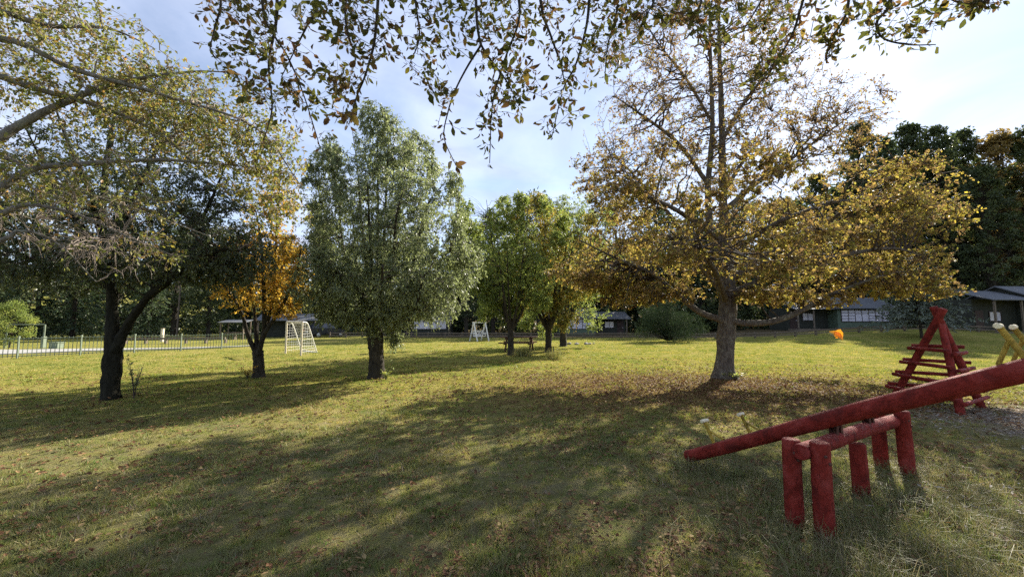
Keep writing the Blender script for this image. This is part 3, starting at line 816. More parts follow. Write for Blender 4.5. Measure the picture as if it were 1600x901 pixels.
mid_tree('maiten_tree', 798, 20.8, 300, 80, 31, 'many-stemmed yellow-green tree standing just before the picnic table', M['leaf_maiten_y'], 9, 0.17)
mid_tree('maiten_tree', 857, 23.0, 318, 74, 32, 'tree turning gold, nearer of the two dark trunks right of the picnic table', M['leaf_gold'], 8, 0.20, 490)
mid_tree('maiten_tree', 880, 29.0, 318, 92, 33, 'yellow-green tree on the farther of the two dark trunks right of the picnic table', M['leaf_maiten_y'], 9, 0.25, 505, 512)

# ------------------------------------------------------------------ pale-limbed tree that leans in from the left edge
b4 = np.array([-8.6, 4.6, float(terr(-8.6, 4.6))])
trunk4 = [b4 + [0, 0, -0.05], b4 + [0.05, 0, 0.8], b4 + [0.15, 0.05, 1.8], b4 + [0.4, 0.1, 2.7], b4 + [0.7, 0.2, 3.6], b4 + [0.8, 0.3, 5.0], b4 + [0.9, 0.3, 6.5]]
limbs = [(trunk4, [0.26, 0.20, 0.18, 0.17, 0.13, 0.08, 0.03]),
         ([trunk4[4], at(-60, 262, 5.0), at(0, 215, 5.2), at(60, 180, 5.3), at(125, 150, 5.4), at(190, 128, 5.5), at(300, 112, 5.8), at(370, 114, 6.0)], [0.08, 0.07, 0.058, 0.05, 0.04, 0.028, 0.014, 0.006]),
         ([trunk4[3], at(-40, 312, 4.9), at(20, 280, 5.0), at(60, 262, 5.1), at(150, 255, 5.3), at(260, 250, 5.6), at(400, 262, 6.0)], [0.08, 0.06, 0.045, 0.038, 0.03, 0.022, 0.007]),
         ([trunk4[5], at(-30, 110, 5.0), at(60, 140, 5.2), at(150, 165, 5.5), at(250, 210, 5.8), at(350, 300, 6.2)], [0.06, 0.045, 0.035, 0.028, 0.02, 0.006]),
         ([trunk4[5], at(-20, 20, 5.2), at(70, 40, 5.5), at(170, 45, 5.8), at(240, 75, 6.1)], [0.05, 0.04, 0.03, 0.018, 0.006]),
         ([trunk4[3], at(-30, 340, 4.7), at(40, 320, 4.8), at(120, 335, 5.0), at(200, 370, 5.2), at(285, 405, 5.4)], [0.05, 0.035, 0.025, 0.018, 0.012, 0.004]),
         ([trunk4[2], at(-30, 390, 4.6), at(30, 360, 4.7), at(90, 380, 4.9), at(150, 440, 5.1)], [0.05, 0.03, 0.02, 0.013, 0.004]),
         ([trunk4[4], at(-20, 240, 5.2), at(100, 290, 5.5), at(220, 330, 5.8), at(330, 370, 6.1)], [0.05, 0.035, 0.024, 0.015, 0.005]),
         ([trunk4[5], at(0, 60, 4.9), at(120, 110, 5.1), at(260, 150, 5.4), at(400, 200, 5.8), at(470, 290, 6.0)], [0.05, 0.04, 0.03, 0.02, 0.014, 0.005])]
env = [ball(130, 110, 5.6, 1.6, 1.0, 0.85, 2.4), ball(300, 180, 5.9, 1.3, 0.9, 0.75, 2.0), ball(400, 240, 6.0, 0.8, 0.7, 0.65, 1.2), ball(100, 300, 5.2, 1.5, 0.8, 0.8, 1.7), ball(60, 10, 5.6, 1.1, 0.8, 0.5, 0.7), ball(180, 380, 5.3, 0.9, 0.6, 0.35, 0.6),
       ball(430, 320, 6.2, 0.55, 0.5, 0.4, 0.4)]
def left_sparse(P):
    col = P[:, 0] / np.maximum(P[:, 1], 0.5)
    row = (P[:, 2] - 1.6) / np.maximum(P[:, 1], 0.5)
    bare = smooth((0.36 - row) / 0.12) * smooth((-0.75 - col) / 0.25)      # lower twigs close to the trunk have dropped their leaves
    return 1 - 0.9 * bare
gen_tree('leaning_tree', b4, limbs, env, (M['bark_pale'], M['twig_pale'], M['leaf_left']),
         'pale-limbed half-bare tree with yellow leaves reaching in from the left edge', n_sec=360, n_tw=4600, tw_len=0.85, leaves=5,
         leaf=(0.056, 0.034), droop=0.3, seed=41, tw_r=0.0032, sec_r=0.010, tw_droop=0.25, sparse=left_sparse, K_tw=2)

# ------------------------------------------------------------------ tree overhead: stands behind the camera, its twigs hang into view
def near_leaf(name, curl, wid, seed):
    rg = np.random.default_rng(seed)
    t = np.array([0, 0.16, 0.45, 0.78, 1.0])
    hw = np.array([0.02, 0.27, 0.5, 0.34, 0.0]) * wid
    V, Q = [], []
    for k in range(5):
        z = -curl * t[k] ** 2 + 0.03 * math.sin(6 * t[k] + seed)
        e = 0.10 + 0.03 * rg.standard_normal()
        V += [(-hw[k], t[k], z + hw[k] * 0.35), (0, t[k], z), (hw[k], t[k], z + hw[k] * (0.35 + e))]
    for k in range(4):
        i = k * 3
        Q += [[i, i + 1, i + 4, i + 3], [i + 1, i + 2, i + 5, i + 4]]
    n0 = len(V)
    V += [(-0.012, -0.25, 0.02), (0.012, -0.25, 0.02), (0.012, 0.02, 0), (-0.012, 0.02, 0)]
    Q.append([n0, n0 + 1, n0 + 2, n0 + 3])
    return np.array(V), np.array(Q)

rg = np.random.default_rng(77)
b5 = np.array([0.9, -3.2, float(terr(0.9, -3.2))])
over = tag(empty('overhanging_tree', b5), 'tree overhead whose twigs of brown-green leaves hang across the top of the picture', 'tree')
tr = Acc()
top5 = b5 + [0.0, 0.5, 4.2]
tr.tube([b5 + [0, 0, -0.05], b5 + [0, 0, 0.4], b5 + [0.05, 0.1, 2.0], top5, b5 + [0, 0.7, 6.5], b5 + [0.1, 0.9, 9.0]], [0.38, 0.30, 0.26, 0.22, 0.14, 0.04], 14, 30, None, rg, 0.04)
stems_px = [
    [(330, -60, 3.6), (345, 0, 3.5), (335, 45, 3.45), (328, 75, 3.4)],
    [(405, -80, 3.4), (412, 20, 3.3), (428, 55, 3.3), (450, 90, 3.3), (475, 150, 3.3), (500, 230, 3.35)],
    [(440, -70, 3.1), (432, 30, 3.1), (420, 100, 3.15), (425, 170, 3.2), (410, 225, 3.2)],
    [(500, -80, 3.2), (495, 10, 3.2), (480, 40, 3.2), (465, 70, 3.25), (440, 120, 3.3)],
    [(592, -80, 2.9), (590, 10, 2.9), (584, 70, 2.9), (570, 120, 2.95), (557, 152, 3.0), (545, 195, 3.0)],
    [(545, -60, 3.5), (540, 30, 3.5), (555, 90, 3.5), (550, 110, 3.5)],
    [(640, -70, 3.4), (650, 10, 3.4), (655, 60, 3.4), (640, 100, 3.4)],
    [(743, -90, 2.8), (744, 10, 2.8), (748, 55, 2.8), (757, 80, 2.8), (790, 125, 2.85), (812, 165, 2.9)],
    [(752, 70, 2.8), (730, 105, 2.85), (712, 140, 2.9), (700, 175, 2.9), (694, 215, 2.9), (712, 258, 2.9)],
    [(800, -80, 3.3), (812, 20, 3.3), (790, 90, 3.3), (770, 160, 3.3), (765, 255, 3.3)],
    [(840, -80, 3.0), (846, 10, 3.0), (862, 60, 3.0), (876, 100, 3.0), (882, 130, 3.0)],
    [(922, -90, 3.1), (920, 10, 3.1), (912, 60, 3.1), (898, 105, 3.1), (880, 140, 3.1), (862, 215, 3.1)],
    [(965, -70, 3.4), (965, 10, 3.4), (950, 70, 3.4), (945, 120, 3.4)],
    [(1030, -60, 2.7), (1022, 0, 2.7), (1012, 20, 2.7)],
    [(1100, -70, 3.2), (1095, 5, 3.2), (1075, 45, 3.2)],
    [(1280, -90, 3.4), (1255, 0, 3.4), (1235, 60, 3.4), (1200, 110, 3.4), (1172, 130, 3.4)],
    [(1320, -80, 3.2), (1325, 10, 3.2), (1300, 60, 3.2), (1290, 95, 3.2)],
    [(1380, -80, 3.0), (1392, 0, 3.0), (1370, 35, 3.0), (1380, 60, 3.0), (1420, 70, 3.0), (1462, 70, 3.0)],
    [(1480, -70, 2.9), (1470, -20, 2.9), (1500, 5, 2.9), (1540, 3, 2.9)],
    [(1215, -60, 3.6), (1190, 0, 3.6), (1160, 50, 3.6)],
]
limb_top = []
for k, (azx, dd, zz_) in enumerate([(-2.6, 3.2, 5.6), (-1.2, 3.0, 5.5), (-0.2, 2.7, 5.3), (0.5, 3.0, 5.5), (1.6, 3.0, 5.4), (2.6, 3.2, 5.6), (3.4, 2.9, 5.4)]):
    C, rr = tr.tube([top5 + [0, 0, 0.15 * k - 0.3], top5 + [azx * 0.35, 1.8, 1.5 + 0.1 * k], (azx * 0.8, 1.0, zz_ + 0.5), (azx, dd, zz_ - 0.3)], [0.10, 0.075, 0.05, 0.02], 8, 22, None, rg, 0.03)
    limb_top.append(C)
LT = np.concatenate(limb_top)
snodes = []
tw_acc = Acc()
for st in stems_px:
    P = [at(*p) for p in st]
    if st[0][1] < 0:
        k = int(np.argmin(np.linalg.norm(LT[:, :2] - P[0][:2], axis=1) + 0.2 * np.abs(LT[:, 2] - P[0][2])))
        A = LT[k]
        P = [A, (A + P[0]) / 2 + np.array([0, 0, 0.25])] + P
        rad = [0.016, 0.013] + list(np.linspace(0.014, 0.0035, len(st)))
    else:
        rad = np.linspace(0.009, 0.003, len(st))
    C, rr = tr.tube(P, rad, 6, 8 * len(P), None, rg, 0.0)
    vis = C[:, 2] < 1.6 + C[:, 1] * 0.95
    snodes.append(C[vis])
SN = np.concatenate(snodes)
prof_x = [300, 320, 350, 400, 450, 500, 560, 600, 640, 690, 720, 770, 800, 860, 900, 940, 1000, 1050, 1110, 1160, 1250, 1330, 1400, 1460, 1500, 1545]
prof_y = [-20, 85, 110, 205, 235, 235, 175, 120, 130, 200, 225, 245, 195, 225, 200, 150, 110, 55, 55, 125, 160, 100, 85, 72, 20, 6]
N_T = 760
cx_ = rg.uniform(305, 1545, N_T)
w_ = np.interp(cx_, [300, 420, 520, 590, 690, 800, 930, 1000, 1060, 1150, 1300, 1400, 1545], [0.6, 1, 0.9, 0.4, 0.95, 0.8, 1, 0.5, 0.2, 0.45, 0.7, 0.5, 0.3])
cx_ = cx_[rg.uniform(0, 1, N_T) < w_]
cy_ = np.interp(cx_, prof_x, prof_y) * rg.uniform(0, 1, len(cx_)) ** 1.25 - 60 * rg.uniform(0, 1, len(cx_)) ** 2 - 5
cd_ = rg.uniform(2.5, 4.2, len(cx_))
PT = np.array([at(a, b, c) for a, b, c in zip(cx_, cy_, cd_)])
k = nearest(PT, SN, 0.0)
D = PT - SN[k]
L = np.linalg.norm(D, axis=1, keepdims=True)
PT = SN[k] + D * np.minimum(1, 0.55 / np.maximum(L, 1e-6))
TC = bez(SN[k], PT, 0.10, 6, rg, 0.5)
# terminal shoots on the stems too
v, q = tubes(TC, np.full((len(PT), 1), 0.0026) * np.linspace(1, 0.4, 6)[None], 3)
tw_acc.add(v, quads=q)
link('trunk', tr.mesh('trunk', b5, True), M['bark_dark'], over)
tag(link('branches', tw_acc.mesh('branches', b5, True), M['twig'], over), kind='stuff')
paths = [TC[i] for i in range(len(TC))] + [s_[-26:] for s_ in snodes]
LP, LA, LN, LS, LR = [], [], [], [], []
for pth in paths:
    ln = np.linalg.norm(pth[-1] - pth[0])
    n = int(max(3, min(20, ln / 0.042)))
    sub = catmull(pth, n + 1)
    tone = rg.uniform(0, 1)
    for j in range(1, n + 1):
        dr = norm(sub[j] - sub[j - 1])
        side = norm(np.cross(dr, rg.standard_normal(3)))
        for rep in range(2 if rg.uniform() < 0.55 else 1):
            LP.append(sub[j] + side * 0.006)
            LA.append(dr * 0.6 + side * rg.choice([-1, 1]) * 0.8 + rg.standard_normal(3) * 0.35 + np.array([0, 0, -0.45]))
            LN.append(rg.standard_normal(3) * 0.7 + np.array([0, 0, 0.6]))
            LS.append(rg.uniform(0.030, 0.066) * math.exp(rg.normal(0, 0.22)))
            LR.append(0.6 * tone + 0.4 * rg.uniform())
LP, LA, LN, LS, LR = map(np.array, (LP, LA, LN, LS, LR))
LA = norm(LA); SD = norm(np.cross(LA, LN)); LN = np.cross(SD, LA)
big = np.argsort(-LS / np.maximum(LP[:, 1], 0.5) * ((LP[:, 2] - 1.6) / LP[:, 1] < 0.83))
solo = set(big[:300].tolist())
forms = [near_leaf('leaf', c, w, s_) for c, w, s_ in ((0.15, 0.52, 1), (0.35, 0.48, 2), (-0.15, 0.58, 3), (0.5, 0.44, 4), (0.05, 0.55, 5), (0.28, 0.5, 6))]
tone_mesh = {}
for fi, (V, Q) in enumerate(forms):
    for ti in range(6):
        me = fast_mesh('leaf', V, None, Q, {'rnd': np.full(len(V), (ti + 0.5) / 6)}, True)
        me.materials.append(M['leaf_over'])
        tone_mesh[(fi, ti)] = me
rest = Acc()
for i in range(len(LP)):
    fi = i % 6
    if i in solo:
        o = bpy.data.objects.new('leaf', tone_mesh[(fi, min(5, int(LR[i] * 6)))])
        COL.objects.link(o)
        o.parent = over
        Mx = Matrix(((SD[i][0], LA[i][0], -LN[i][0]), (SD[i][1], LA[i][1], -LN[i][1]), (SD[i][2], LA[i][2], -LN[i][2]))).to_4x4()
        Mx = Mx @ Matrix.Diagonal((LS[i], LS[i], LS[i], 1))
        Mx.translation = Vector(LP[i] + LA[i] * 0.25 * LS[i] - b5)
        o.matrix_local = Mx
    else:
        V, Q = forms[fi]
        w = LP[i] + LA[i] * 0.25 * LS[i] + LS[i] * (V[:, :1] * SD[i] + V[:, 1:2] * LA[i] - V[:, 2:3] * LN[i])
        rest.add(w, quads=Q, a=np.full(len(V), LR[i]))
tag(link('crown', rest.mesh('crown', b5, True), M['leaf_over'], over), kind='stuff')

# ------------------------------------------------------------------ far trees
def conifer_mesh(h, rad, seed, n_lv=34, per=7, leaf=0.42, base=0.06, droop=0.35, m=9):
    rg = np.random.default_rng(seed)
    tr = Acc()
    tr.tube([(0, 0, -0.1), (0, 0, h * 0.5), (0, 0, h)], [h * 0.016, h * 0.011, 0.02], 8, 10)
    ca = Acc()
    Cs = []
    for i in range(n_lv):
        f = base + (1 - base) * (i / n_lv) + rg.uniform(-0.012, 0.012)
        L = rad * (1 - f) ** 0.75 * rg.uniform(0.75, 1.12) + 0.15
        a0 = rg.uniform(0, 6.28)
        for k in range(per):
            a = a0 + k * 6.283 / per + rg.uniform(-0.35, 0.35)
            l = L * rg.uniform(0.65, 1.15)
            Cs.append([(0, 0, f * h), (math.cos(a) * l * 0.5, math.sin(a) * l * 0.5, f * h + 0.06 * l), (math.cos(a) * l, math.sin(a) * l, f * h - droop * l)])
    Cs = np.array(Cs, float)
    v, q = tubes(Cs, np.full((len(Cs), 1), 0.03) * np.array([[1, 0.7, 0.3]]), 3)
    tr.add(v, quads=q)
    tw = np.repeat(np.arange(len(Cs)), m * 3)
    t = rg.uniform(0.15, 1, len(tw))[:, None]
    P = (1 - t) ** 2 * Cs[tw, 0] + 2 * t * (1 - t) * Cs[tw, 1] + t ** 2 * Cs[tw, 2]
    d = norm(Cs[tw, 2] - Cs[tw, 0])
    ax = d * 0.8 + rg.standard_normal((len(tw), 3)) * 0.55 + np.array([0, 0, -0.35])
    nr = rg.standard_normal((len(tw), 3)) * 0.6 + np.array([0, 0, 1.0])
    ls = leaf * rg.uniform(0.5, 1.2, len(tw))
    br = np.repeat(rg.uniform(0, 1, len(Cs)), m * 3)
    V, T, A = leaf_geo(P, ax, nr, ls, ls * 0.38, np.clip(0.6 * br + 0.4 * rg.uniform(0, 1, len(tw)), 0, 1))
    ca.add(V, tris=T, a=A)
    return tr, ca

def broad_mesh(h, rad, seed, lo=0.22, n_cl=70, per=130, leaf=0.34, clump=0.9):
    """tall broadleaf: trunk, limbs to leaf clumps spread through an uneven crown"""
    rg = np.random.default_rng(seed)
    tr = Acc()
    bend = rg.uniform(-0.5, 0.5, 2)
    sp = catmull([(0, 0, -0.1), (bend[0] * 0.4, bend[1] * 0.4, h * 0.4), (bend[0], bend[1], h * 0.75), (bend[0] * 0.6, bend[1] * 0.6, h * 0.97)], 20)
    v, q = tubes(sp[None], np.linspace(h * 0.02, 0.03, 20)[None], 8)
    tr.add(v, quads=q)
    f = rg.uniform(0, 1, n_cl) ** 0.85
    zc = h * (lo + (1 - lo) * f)
    prof = np.sin(np.clip(f * 0.86 + 0.12, 0, 1) * math.pi) ** 0.7
    a = rg.uniform(0, 6.28, n_cl)
    r = rad * prof * rg.uniform(0.25, 1, n_cl) ** 0.6
    cc = np.stack([np.cos(a) * r, np.sin(a) * r, zc], 1)
    k = np.clip(((zc / h - 0.12) * 20).astype(int), 2, 19)
    C = bez(sp[k], cc, 0.1, 5, rg, 0.2)
    v, q = tubes(C, np.full((n_cl, 1), 0.07) * np.linspace(1, 0.3, 5)[None], 4)
    tr.add(v, quads=q)
    cs = clump * rad / 3.0 * rg.uniform(0.6, 1.35, n_cl)
    tw = np.repeat(np.arange(n_cl), per)
    off = norm(rg.standard_normal((len(tw), 3))) * (rg.uniform(0, 1, len(tw)) ** (1 / 2.2))[:, None] * np.array([1, 1, 0.65])
    P = cc[tw] + off * cs[tw][:, None]
    ax = off + rg.standard_normal((len(tw), 3)) * 0.8 + np.array([0, 0, -0.3])
    nr = rg.standard_normal((len(tw), 3)) + np.array([0, 0, 0.8])
    ls = leaf * rg.uniform(0.5, 1.25, len(tw))
    V, T, A = leaf_geo(P, ax, nr, ls, ls * 0.6, np.clip(0.55 * rg.uniform(0, 1, n_cl)[tw] + 0.45 * rg.uniform(0, 1, len(tw)), 0, 1))
    ca = Acc(); ca.add(V, tris=T, a=A)
    return tr, ca

PROTO = {}
def proto(key, accs, leafm, bark='bark_dark'):
    tr, ca = accs
    t, c = tr.mesh('trunk', (0, 0, 0), True), ca.mesh('crown')
    t.materials.append(M[bark]); c.materials.append(M[leafm])
    PROTO[key] = (t, c)
proto('con_a', conifer_mesh(14, 3.2, 101), 'leaf_conifer')
proto('con_b', conifer_mesh(14, 2.7, 102, 38, 7, 0.38), 'leaf_conifer')
proto('ever_a', broad_mesh(16, 4.2, 103), 'leaf_far')
proto('ever_b', broad_mesh(16, 3.4, 104, 0.12, 80, 120), 'leaf_far')
proto('tall_a', broad_mesh(30, 5.0, 105, 0.06, 190, 72, 0.50, 0.55), 'leaf_far')
proto('tall_b', broad_mesh(30, 4.6, 106, 0.08, 190, 72, 0.48, 0.55), 'leaf_far')
proto('aut_a', broad_mesh(18, 4.4, 107, 0.2, 80, 120, 0.34), 'leaf_far_aut')
proto('aut_b', broad_mesh(28, 4.4, 108, 0.2, 160, 72, 0.44, 0.55), 'leaf_far_aut')
proto('pale', broad_mesh(5, 1.9, 109, 0.05, 50, 110, 0.16), 'leaf_maiten_y')
HT = dict(con_a=14, con_b=14, ever_a=16, ever_b=16, tall_a=30, tall_b=30, aut_a=18, aut_b=28, pale=5)

def far_tree(name, key, px, d, h, label, rz, wide=1.0, group=None):
    p = gnd(px, d)
    o = empty(name, p, rz)
    s_ = h / HT[key]
    o.scale = (s_ * wide, s_ * wide, s_)
    tag(o, label, 'tree', group)
    for nm, me in zip(('trunk', 'crown'), PROTO[key]):
        link(nm, me, None, o)
    return o

FAR = [
    ('pale_tree', 'pale', 14, 27.5, 3.0, 'low pale green bushy tree behind the railing at the left edge', 0.3, 1.0),
    ('pine_tree', 'con_a', -30, 40, 13, 'dark conifer rising behind the low pale tree at the left edge', 0.1, 1.1),
    ('pine_tree', 'con_b', 55, 42, 12, 'sunlit conifer behind the green metal frame', 1.3, 1.2),
    ('pine_tree', 'con_a', 112, 44, 12.5, 'broad conifer with layered sunlit boughs behind the railing', 2.1, 1.25),
    ('evergreen_tree', 'ever_b', 175, 50, 14, 'dark evergreen right behind the forked trunk', 0.6, 1.1),
    ('pine_tree', 'con_b', 232, 41, 9, 'small conifer just right of the forked trunk behind the railing', 2.8, 1.2),
    ('evergreen_tree', 'ever_a', 270, 54, 14, 'dark evergreen behind the utility pole', 3.9, 1.2),
    ('evergreen_tree', 'ever_b', 325, 47, 9.5, 'rounded green tree between the utility pole and the small shelter', 1.9, 1.2),
    ('evergreen_tree', 'ever_a', 385, 56, 13, 'tall dark evergreen behind the small shelter roof', 5.0, 1.1),
    ('evergreen_tree', 'ever_b', 440, 58, 14, 'dark evergreen behind the zinc shed roof', 2.2, 1.1),
    ('evergreen_tree', 'ever_a', 505, 57, 15, 'dark evergreen directly behind the parked black car', 0.9, 1.1),
    ('evergreen_tree', 'ever_b', 575, 60, 16, 'dark evergreen hidden mostly by the grey-green oval tree', 4.1, 1.1),
    ('evergreen_tree', 'ever_a', 650, 61, 16, 'dark evergreen behind the long low cabin', 1.1, 1.1),
    ('evergreen_tree', 'ever_b', 728, 52, 14.5, 'dark evergreen behind the white swing seat', 5.6, 1.0),
    ('evergreen_tree', 'ever_a', 770, 60, 17, 'evergreen just right of the swing seat at the wood edge', 3.3, 1.0),
    ('evergreen_tree', 'ever_a', 842, 56, 19, 'evergreen whose crown tops the trees over the picnic table', 2.7, 1.0),
    ('evergreen_tree', 'ever_b', 905, 66, 17, 'evergreen behind the pale green cabin', 1.7, 1.0),
    ('brown_tree', 'aut_a', 965, 64, 20.5, 'brown-gold tree behind the left boughs of the ochre tree', 0.8, 1.0),
    ('evergreen_tree', 'ever_a', 1030, 66, 20, 'dark evergreen above the round dark bush', 2.9, 1.0),
    ('evergreen_tree', 'ever_b', 1095, 64, 19, 'dark evergreen left of the ochre tree trunk', 4.4, 1.05),
    ('evergreen_tree', 'ever_a', 1170, 66, 20, 'dark evergreen right of the ochre tree trunk', 5.2, 1.05),
    ('brown_tree', 'aut_a', 1225, 62, 19, 'brown-gold tree behind the porch cabin left end', 1.2, 1.0),
    ('evergreen_tree', 'tall_b', 1290, 66, 25, 'tall evergreen above the green porch cabin', 2.0, 0.95),
    ('evergreen_tree', 'tall_a', 1365, 64, 32.5, 'tallest evergreen left end of the high wood at right', 0.4, 0.9),
    ('pine_tree', 'con_a', 1408, 58, 28, 'tall conifer over the silver pine at the high wood', 4.0, 0.95),
    ('evergreen_tree', 'tall_b', 1445, 60, 30.5, 'tall evergreen above the tip of the red climbing frame', 3.5, 0.9),
    ('evergreen_tree', 'tall_a', 1490, 56, 28, 'tall dark evergreen left of the far right cabin', 5.9, 0.9),
    ('evergreen_tree', 'tall_b', 1530, 58, 28.5, 'tall evergreen above the left eave of the far right cabin', 1.4, 0.95),
    ('brown_tree', 'aut_b', 1590, 54, 26.5, 'tall tawny tree over the far right cabin roof', 3.0, 1.1),
    ('evergreen_tree', 'tall_b', 1560, 50, 20, 'dark evergreen directly behind the far right cabin', 2.3, 1.0),
    ('evergreen_tree', 'tall_a', 1640, 52, 26, 'dark evergreen cut by the right edge above the far right cabin', 0.2, 1.0),
]
for nm, key, px, d, h, lab, rz, wd in FAR:
    far_tree(nm, key, px, d, h, lab, rz, wd)

# the wood behind reads as one mass
rg = np.random.default_rng(400)
fo = Acc()
lowp = [broad_mesh(18, 4.2, 201, 0.06, 44, 22, 1.0), broad_mesh(18, 3.8, 202, 0.04, 44, 22, 1.0), conifer_mesh(18, 3.6, 203, 20, 5, 1.15, 0.06, 0.35, 4)]
lows = [(np.concatenate(a.v + b.v), a, b) for a, b in lowp]
def put(acc, pair, p, s_, wd, rz):
    a, b = pair
    c_, s2 = math.cos(rz), math.sin(rz)
    for part in (a, b):
        off = 0
        v = np.concatenate(part.v) * np.array([s_ * wd, s_ * wd, s_])
        v = np.stack([v[:, 0] * c_ - v[:, 1] * s2, v[:, 0] * s2 + v[:, 1] * c_, v[:, 2]], 1) + p
        acc.add(v, np.concatenate(part.t) if part.t else None, np.concatenate(part.q) if part.q else None, np.concatenate(part.a))
for row, (dd, x0, x1, step) in enumerate([(70, -92, 110, 6.2), (80, -110, 125, 7.0)]):
    x = x0
    while x < x1:
        px = 800 + x / dd * 640
        h = np.interp(px, [-200, 0, 300, 420, 600, 760, 900, 1100, 1260, 1340, 1600, 1800], [15, 14, 13.5, 14, 16, 17, 18, 20, 24, 32, 30, 30]) * rg.uniform(0.82, 1.0) * (1 + 0.02 * row)
        yy = dd + rg.uniform(-2.5, 2.5)
        put(fo, lowp[rg.integers(0, 3)], np.array([x, yy, float(terr(x, yy))]), h / 18, rg.uniform(0.85, 1.15) * min(1.3, 22 / h), rg.uniform(0, 6.28))
        x += step * rg.uniform(0.7, 1.25)
tag(link('forest', fo.mesh('forest'), M['leaf_far']), 'deep evergreen wood closing off the far side of the lawn', 'forest', None, 'stuff')

# undergrowth at the foot of the wood
un = Acc()
sh = broad_mesh(3.2, 2.6, 301, 0.0, 14, 32, 0.52, 1.15)
for dd, x0, x1, step in ((65, -85, 85, 3.0), (56, -62, -15, 3.2), (61, 24, 80, 3.0)):
    x = x0
    while x < x1:
        yy = dd + rg.uniform(-2, 2)
        put(un, sh, np.array([x, yy, float(terr(x, yy))]), rg.uniform(0.55, 1.25), 1.0, rg.uniform(0, 6.28))
        x += step * rg.uniform(0.6, 1.2)
tag(link('undergrowth', un.mesh('undergrowth'), M['leaf_far']), 'dark shrubby undergrowth along the foot of the wood', 'undergrowth', None, 'stuff')

# round dark bush and silver pine before the cabins
def bush(name, px, d, h, rad, mat, label, seed, cl=110, per=170, leaf=0.16):
    rg = np.random.default_rng(seed)
    p = gnd(px, d)
    root = tag(empty(name, p), label, 'bush')
    tr, ca = Acc(), Acc()
    u = norm(rg.standard_normal((cl, 3))); u[:, 2] = np.abs(u[:, 2])
    cc = u * (rg.uniform(0, 1, cl) ** 0.4)[:, None] * np.array([rad, rad, h * 0.86]) + [0, 0, 0.14 * h]
    cc[:, :2] *= rg.uniform(0.78, 1.2, (cl, 1)); cc[:, 2] *= rg.uniform(0.85, 1.12, cl)
    cc[:, :2] *= (0.72 + 0.28 * np.clip(1.4 - cc[:, 2:3] / h, 0, 1))
    C = bez(np.tile([[0, 0, 0.1]], (cl, 1)), cc, 0.1, 5, rg)
    v, q = tubes(C, np.full((cl, 1), 0.03) * np.linspace(1, 0.3, 5)[None], 4)
    tr.add(v, quads=q)
    tw = np.repeat(np.arange(cl), per)
    off = norm(rg.standard_normal((len(tw), 3))) * (rg.uniform(0, 1, len(tw)) ** 0.45)[:, None]
    P = cc[tw] + off * (0.30 * rad * rg.uniform(0.6, 1.2, cl))[tw][:, None] * np.array([1, 1, 0.7])
    P[:, 2] = np.maximum(P[:, 2], 0.03)
    ls = leaf * rg.uniform(0.5, 1.3, len(tw))
    V, T, A = leaf_geo(P, off + rg.standard_normal(off.shape) * 0.5 + [0, 0, 0.3], rg.standard_normal(off.shape), ls, ls * 0.3, np.clip(0.6 * rg.uniform(0, 1, cl)[tw] + 0.4 * rg.uniform(0, 1, len(tw)), 0, 1))
    ca.add(V, tris=T, a=A)
    link('stems', tr.mesh('stems', (0, 0, 0), True), M['bark_dark'], root)
    link('crown', ca.mesh('crown'), mat, root)
bush('round_bush', 1043, 36.0, 3.7, 2.7, M['leaf_bush'], 'big round dark green bush on the far lawn edge left of the ochre tree', 511)

def silver_pine():
    rg = np.random.default_rng(61)
    d = 36.0
    p = gnd(1440, d)
    root = tag(empty('silver_pine', p), 'loose silvery pine between the porch cabin and the red climbing frame', 'tree')
    tr, ca = conifer_mesh(7.2, 4.6, 62, 18, 9, 0.42, 0.16, 0.10)
    link('trunk', tr.mesh('trunk', (0, 0, 0), True), M['bark_dark'], root)
    V = np.concatenate(ca.v)
    link('crown', ca.mesh('crown'), M['leaf_silver'], root)
silver_pine()

# ------------------------------------------------------------------ cabins
def window(parent, x0, x1, z0, z1, y, cols, frame_mat, t=0.05):
    """cols: rows in each column; frame bars proud of the panes"""
    fr = Acc()
    e = 0.06
    fr.box(x0 - e, x1 + e, y - t, y + 0.02, z0 - e, z0)
    fr.box(x0 - e, x1 + e, y - t, y + 0.02, z1, z1 + e)
    fr.box(x0 - e, x0, y - t, y + 0.02, z0, z1)
    fr.box(x1, x1 + e, y - t, y + 0.02, z0, z1)
    w = (x1 - x0) / len(cols)
    rects = []
    for i, rows in enumerate(cols):
        a, b = x0 + i * w, x0 + (i + 1) * w
        if i: fr.box(a - 0.03, a + 0.03, y - t + 0.006, y + 0.02, z0, z1)
        if rows == 2: zs = [0, 0.70, 1.0]
        else: zs = np.linspace(0, 1, rows + 1)
        for j in range(rows):
            za, zb = z0 + (z1 - z0) * zs[j], z0 + (z1 - z0) * zs[j + 1]
            if j: fr.box(a + 0.03, b - 0.03, y - t + 0.012, y + 0.02, za - 0.025, za + 0.025)
            rects.append((a, b, za, zb))
    wn = link('window', fr.mesh('window'), frame_mat, parent)
    for a, b, za, zb in rects:
        pn = Acc(); pn.box(a + 0.01, b - 0.01, y - 0.018, y - 0.008, za + 0.01, zb - 0.01)
        link('pane', pn.mesh('pane'), M['pane'], wn)
    return wn

def slab(acc, quad, t):
    q = np.array(quad, float)
    n = norm(np.cross(q[1] - q[0], q[3] - q[0]))
    acc.add(np.vstack([q, q - n * t]), quads=[[0, 1, 2, 3], [7, 6, 5, 4], [0, 4, 5, 1], [1, 5, 6, 2], [2, 6, 7, 3], [3, 7, 4, 0]])

